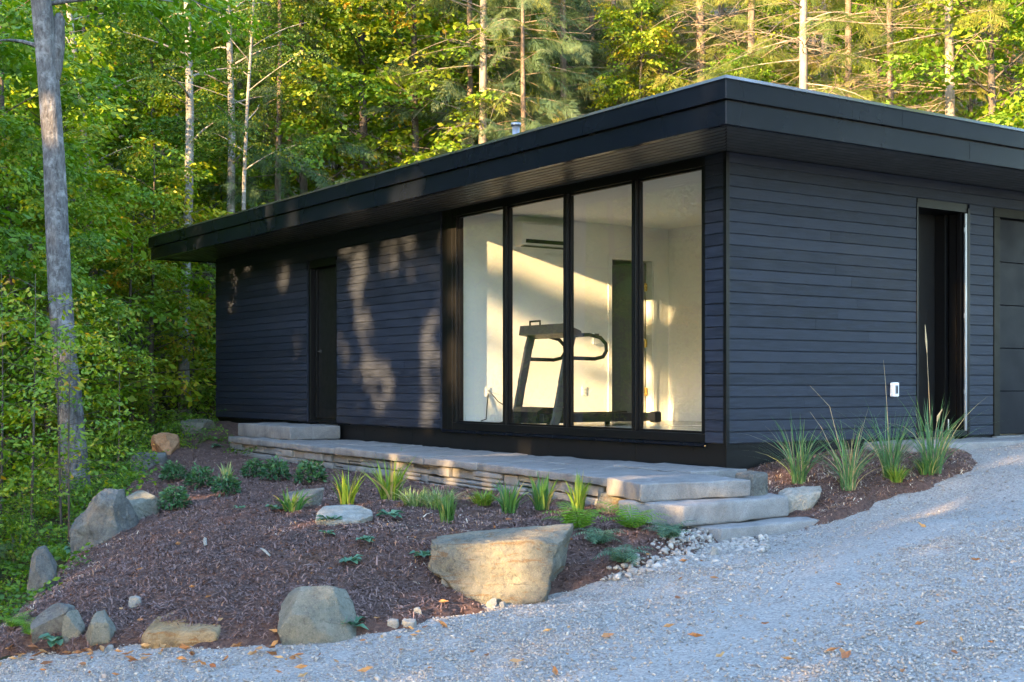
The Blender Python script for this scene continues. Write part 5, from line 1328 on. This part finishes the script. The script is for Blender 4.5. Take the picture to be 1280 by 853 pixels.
# ------------------------------------------------------------------ unseen trees added behind the camera to cast shade; crowns cut for sun patches
gaps = []  # crown openings, each aimed at a spot the sun should reach
def gap(A, B_, rad, whole=False): gaps.append((Vector(A), Vector(B_), rad, whole))
def gpx(px, py, Y, px2=None, py2=None, Y2=None, rad=.12):
    f = lambda a, b_, c: (at(a, c), c, CAM_Z-(b_-HOR)/F_PX*c)
    gap(f(px, py, Y), f(px2 if px2 is not None else px, py2 if py2 is not None else py, Y2 or Y), rad)
for (s0, z0), (s1, z1), rad in [((.2, 3.32), (2.2, 2.86), .14), ((.2, 1.80), (1.2, 1.5), .20), ((1.2, 2.2), (2.3, 1.95), .12), ((.2, 2.5), (.7, 2.4), .07), ((1.5, 1.6), (2.4, 1.4), .13)]:
    gap(W(s0, 4.7, z0), W(s1, 4.7, z1), rad+.03, True)
for (t0, z0), (t1, z1), rad in [((7.1, 3.3), (6.9, 2.35), .15), ((6.2, 3.25), (5.4, 3.4), .16), ((5.25, 2.4), (5.2, 1.85), .14), ((6.45, 1.55), (6.3, 1.15), .17), ((6.8, 1.85), (6.6, 1.7), .08), ((7.55, 2.1), (7.5, 1.95), .09), ((11.6, 3.35), (11.5, 3.0), .15), ((5.2, 1.3), (5.2, 1.2), .10), ((9.6, 3.3), (9.5, 3.1), .07)]:
    gap(W(0, t0, z0), W(0, t1, z1), rad)
gpx(632, 672, 8.45, 612, 738, 8.4, .06); gpx(585, 700, 8.4, rad=.02)
gpx(775, 600, 10.3, 752, 612, 10.6, .10); gpx(845, 645, 9.9, rad=.10); gpx(835, 668, 9.7, rad=.07)
gpx(487, 567, 14, 487, 600, 14, .14); gpx(545, 580, 13, rad=.08); gpx(690, 590, 11.2, rad=.08)
gpx(425, 645, 10.3, 395, 650, 10.2, .03); gpx(365, 628, 11, rad=.06)
gpx(1200, 600, 11.4, 1275, 585, 12, .05); gpx(1100, 642, 10.0, 1150, 634, 10.2, -.02)
gpx(165, 632, 12, rad=.13); gpx(64, 140, 15.7, 66, 165, 15.7, .13); gpx(560, 745, 8.2, rad=.08)
gpx(225, 290, 20, 235, 300, 20, .14); gpx(340, 265, 17, rad=.1); gpx(723, 640, 10.6, rad=.12); gpx(490, 610, 11.8, rad=.12); gpx(555, 620, 11.3, rad=.1)
gpx(610, 545, 13.8, 590, 560, 13.8, .08)
ax1 = Vector((0, 0, 1)).cross(SUN_D).normalized(); ax2 = SUN_D.cross(ax1)
E1, E2 = np.array(ax1), np.array(ax2)
def in_gaps(C_, r):
    p = np.stack([C_@E1, C_@E2], -1); out = np.zeros(len(C_), bool)
    n1 = .5+.95*vnoise(p[:, 0], p[:, 1], 6.5, 33); n2 = (vnoise(p[:, 0], p[:, 1], 5.2, 71) < .60) | (r.random(len(C_)) < .35); jit = r.uniform(.85, 1.15, len(C_))
    for A, Bq, rad, whole in gaps:
        a = np.array([A.dot(ax1), A.dot(ax2)]); b_ = np.array([Bq.dot(ax1), Bq.dot(ax2)]); e = b_-a
        u = np.clip(((p-a)@e)/(e@e+1e-9), 0, 1); d = np.linalg.norm(p-a-u[:, None]*e, axis=1)
        out |= (d < (rad+.11)*jit*n1) & (n2 | whole)
    return out
hx, hy = SUN_D.x, SUN_D.y; hl = math.hypot(hx, hy); hx, hy = hx/hl, hy/hl; qx, qy = hy, -hx
SHADE = [(q, -13.5) for q in np.arange(-27, 8.5, 3.0)]+[(q+1.4, -18) for q in np.arange(-27, 7, 3.2)]
for i, (q0, a0) in enumerate(SHADE):
    r = np.random.default_rng(500+i)
    x0, y0 = q0*qx+a0*hx+r.normal(0, .3), q0*qy+a0*hy+r.normal(0, .3); z0 = h1(x0, y0)
    top = 12.6 if q0 > -9 else (12.2 if q0 > -19.5 else 9.8)
    top += r.uniform(-.8, .8); low = 1.6
    n = 620
    d = r.normal(0, 1, (n, 3)); d /= np.linalg.norm(d, axis=1)[:, None]; d *= r.random(n)[:, None]**.4
    zz = r.uniform(-1, 1, n); rr_ = 2.4*np.sqrt(r.random(n))*np.sqrt(1-zz**4*.8); th_ = r.uniform(0, 6.283, n)
    P = np.stack([x0+rr_*np.cos(th_), y0+rr_*np.sin(th_), (top+low)/2+zz*(top-low)/2], -1)
    q, t = place(dec_spray(120+i % 3, .9, .20, 5, .11, .7), P, r.uniform(0, 6.3, n), r.normal(0, .9, n), r.normal(0, 1.2, n), r.uniform(.8, 1.3, n), r.normal(.5, .2, n), .1, 600+i)
    ctr = q.mean(1); keep = ~in_gaps(ctr, r)
    o = tag(empty('added_shade_tree', (x0, y0, z0)), 'unseen leafy tree added behind the camera to shade the scene, crown cut for sun patches', 'tree', 'unseen trees added for shade')
    put('crown', quadmesh('leaves', (q[keep]-np.array([x0, y0, z0])), t[keep], M['leaf_shade']), o)
    b = MB(); b.tube([(0, 0, -.2), (.05, 0, 2), (0, .08, 5), (.1, 0, top-z0-1)], [.17, .14, .11, .03], 9); b.obj('trunk', M['bark_dark'], o, True)

# ================================================================== LIGHT, SKY, CAMERA
wd = bpy.data.worlds.new('World'); SC.world = wd; wd.use_nodes = True
nt = wd.node_tree; nt.nodes.clear()
sky = nt.nodes.new('ShaderNodeTexSky'); sky.sky_type = 'NISHITA'; sky.sun_disc = False
el = math.asin(-SUN_D.z); azs = math.atan2(-SUN_D.x, -SUN_D.y)       # azimuth of the sun, clockwise from +Y
sky.sun_elevation = el; sky.sun_rotation = azs; sky.altitude = 300; sky.air_density = 1.0; sky.dust_density = 1.0; sky.ozone_density = 2.0
bg = nt.nodes.new('ShaderNodeBackground'); bg.inputs[1].default_value = 0.15
wo = nt.nodes.new('ShaderNodeOutputWorld'); nt.links.new(sky.outputs[0], bg.inputs[0]); nt.links.new(bg.outputs[0], wo.inputs[0])
sl = bpy.data.lights.new('sun', 'SUN'); sl.energy = 2.7; sl.angle = R(.5); sl.color = (1.0, .64, .29)
so = bpy.data.objects.new('sun', sl); COL.objects.link(so); so.rotation_euler = SUN_D.to_track_quat('-Z', 'Y').to_euler(); so.location = (-30, -30, 30)
cam = bpy.data.cameras.new('camera'); co_ = bpy.data.objects.new('camera', cam); COL.objects.link(co_)
co_.location = (0, 0, CAM_Z); co_.rotation_euler = (R(90), 0, 0)
cam.sensor_width = 36; cam.lens = 36*F_PX/1280; cam.shift_y = (HOR-426.5)/1280; cam.clip_end = 500; cam.clip_start = .05
SC.camera = co_
vs = SC.view_settings; vs.view_transform = 'Standard'; vs.look = 'None'; vs.gamma = 1; vs.use_curve_mapping = False; vs.exposure = 3.7
cy = SC.cycles
cy.max_bounces = 7; cy.diffuse_bounces = 4; cy.glossy_bounces = 3; cy.transparent_max_bounces = 8; cy.transmission_bounces = 3
cy.caustics_reflective = False; cy.caustics_refractive = False; cy.use_denoising = True; cy.sample_clamp_indirect = 6
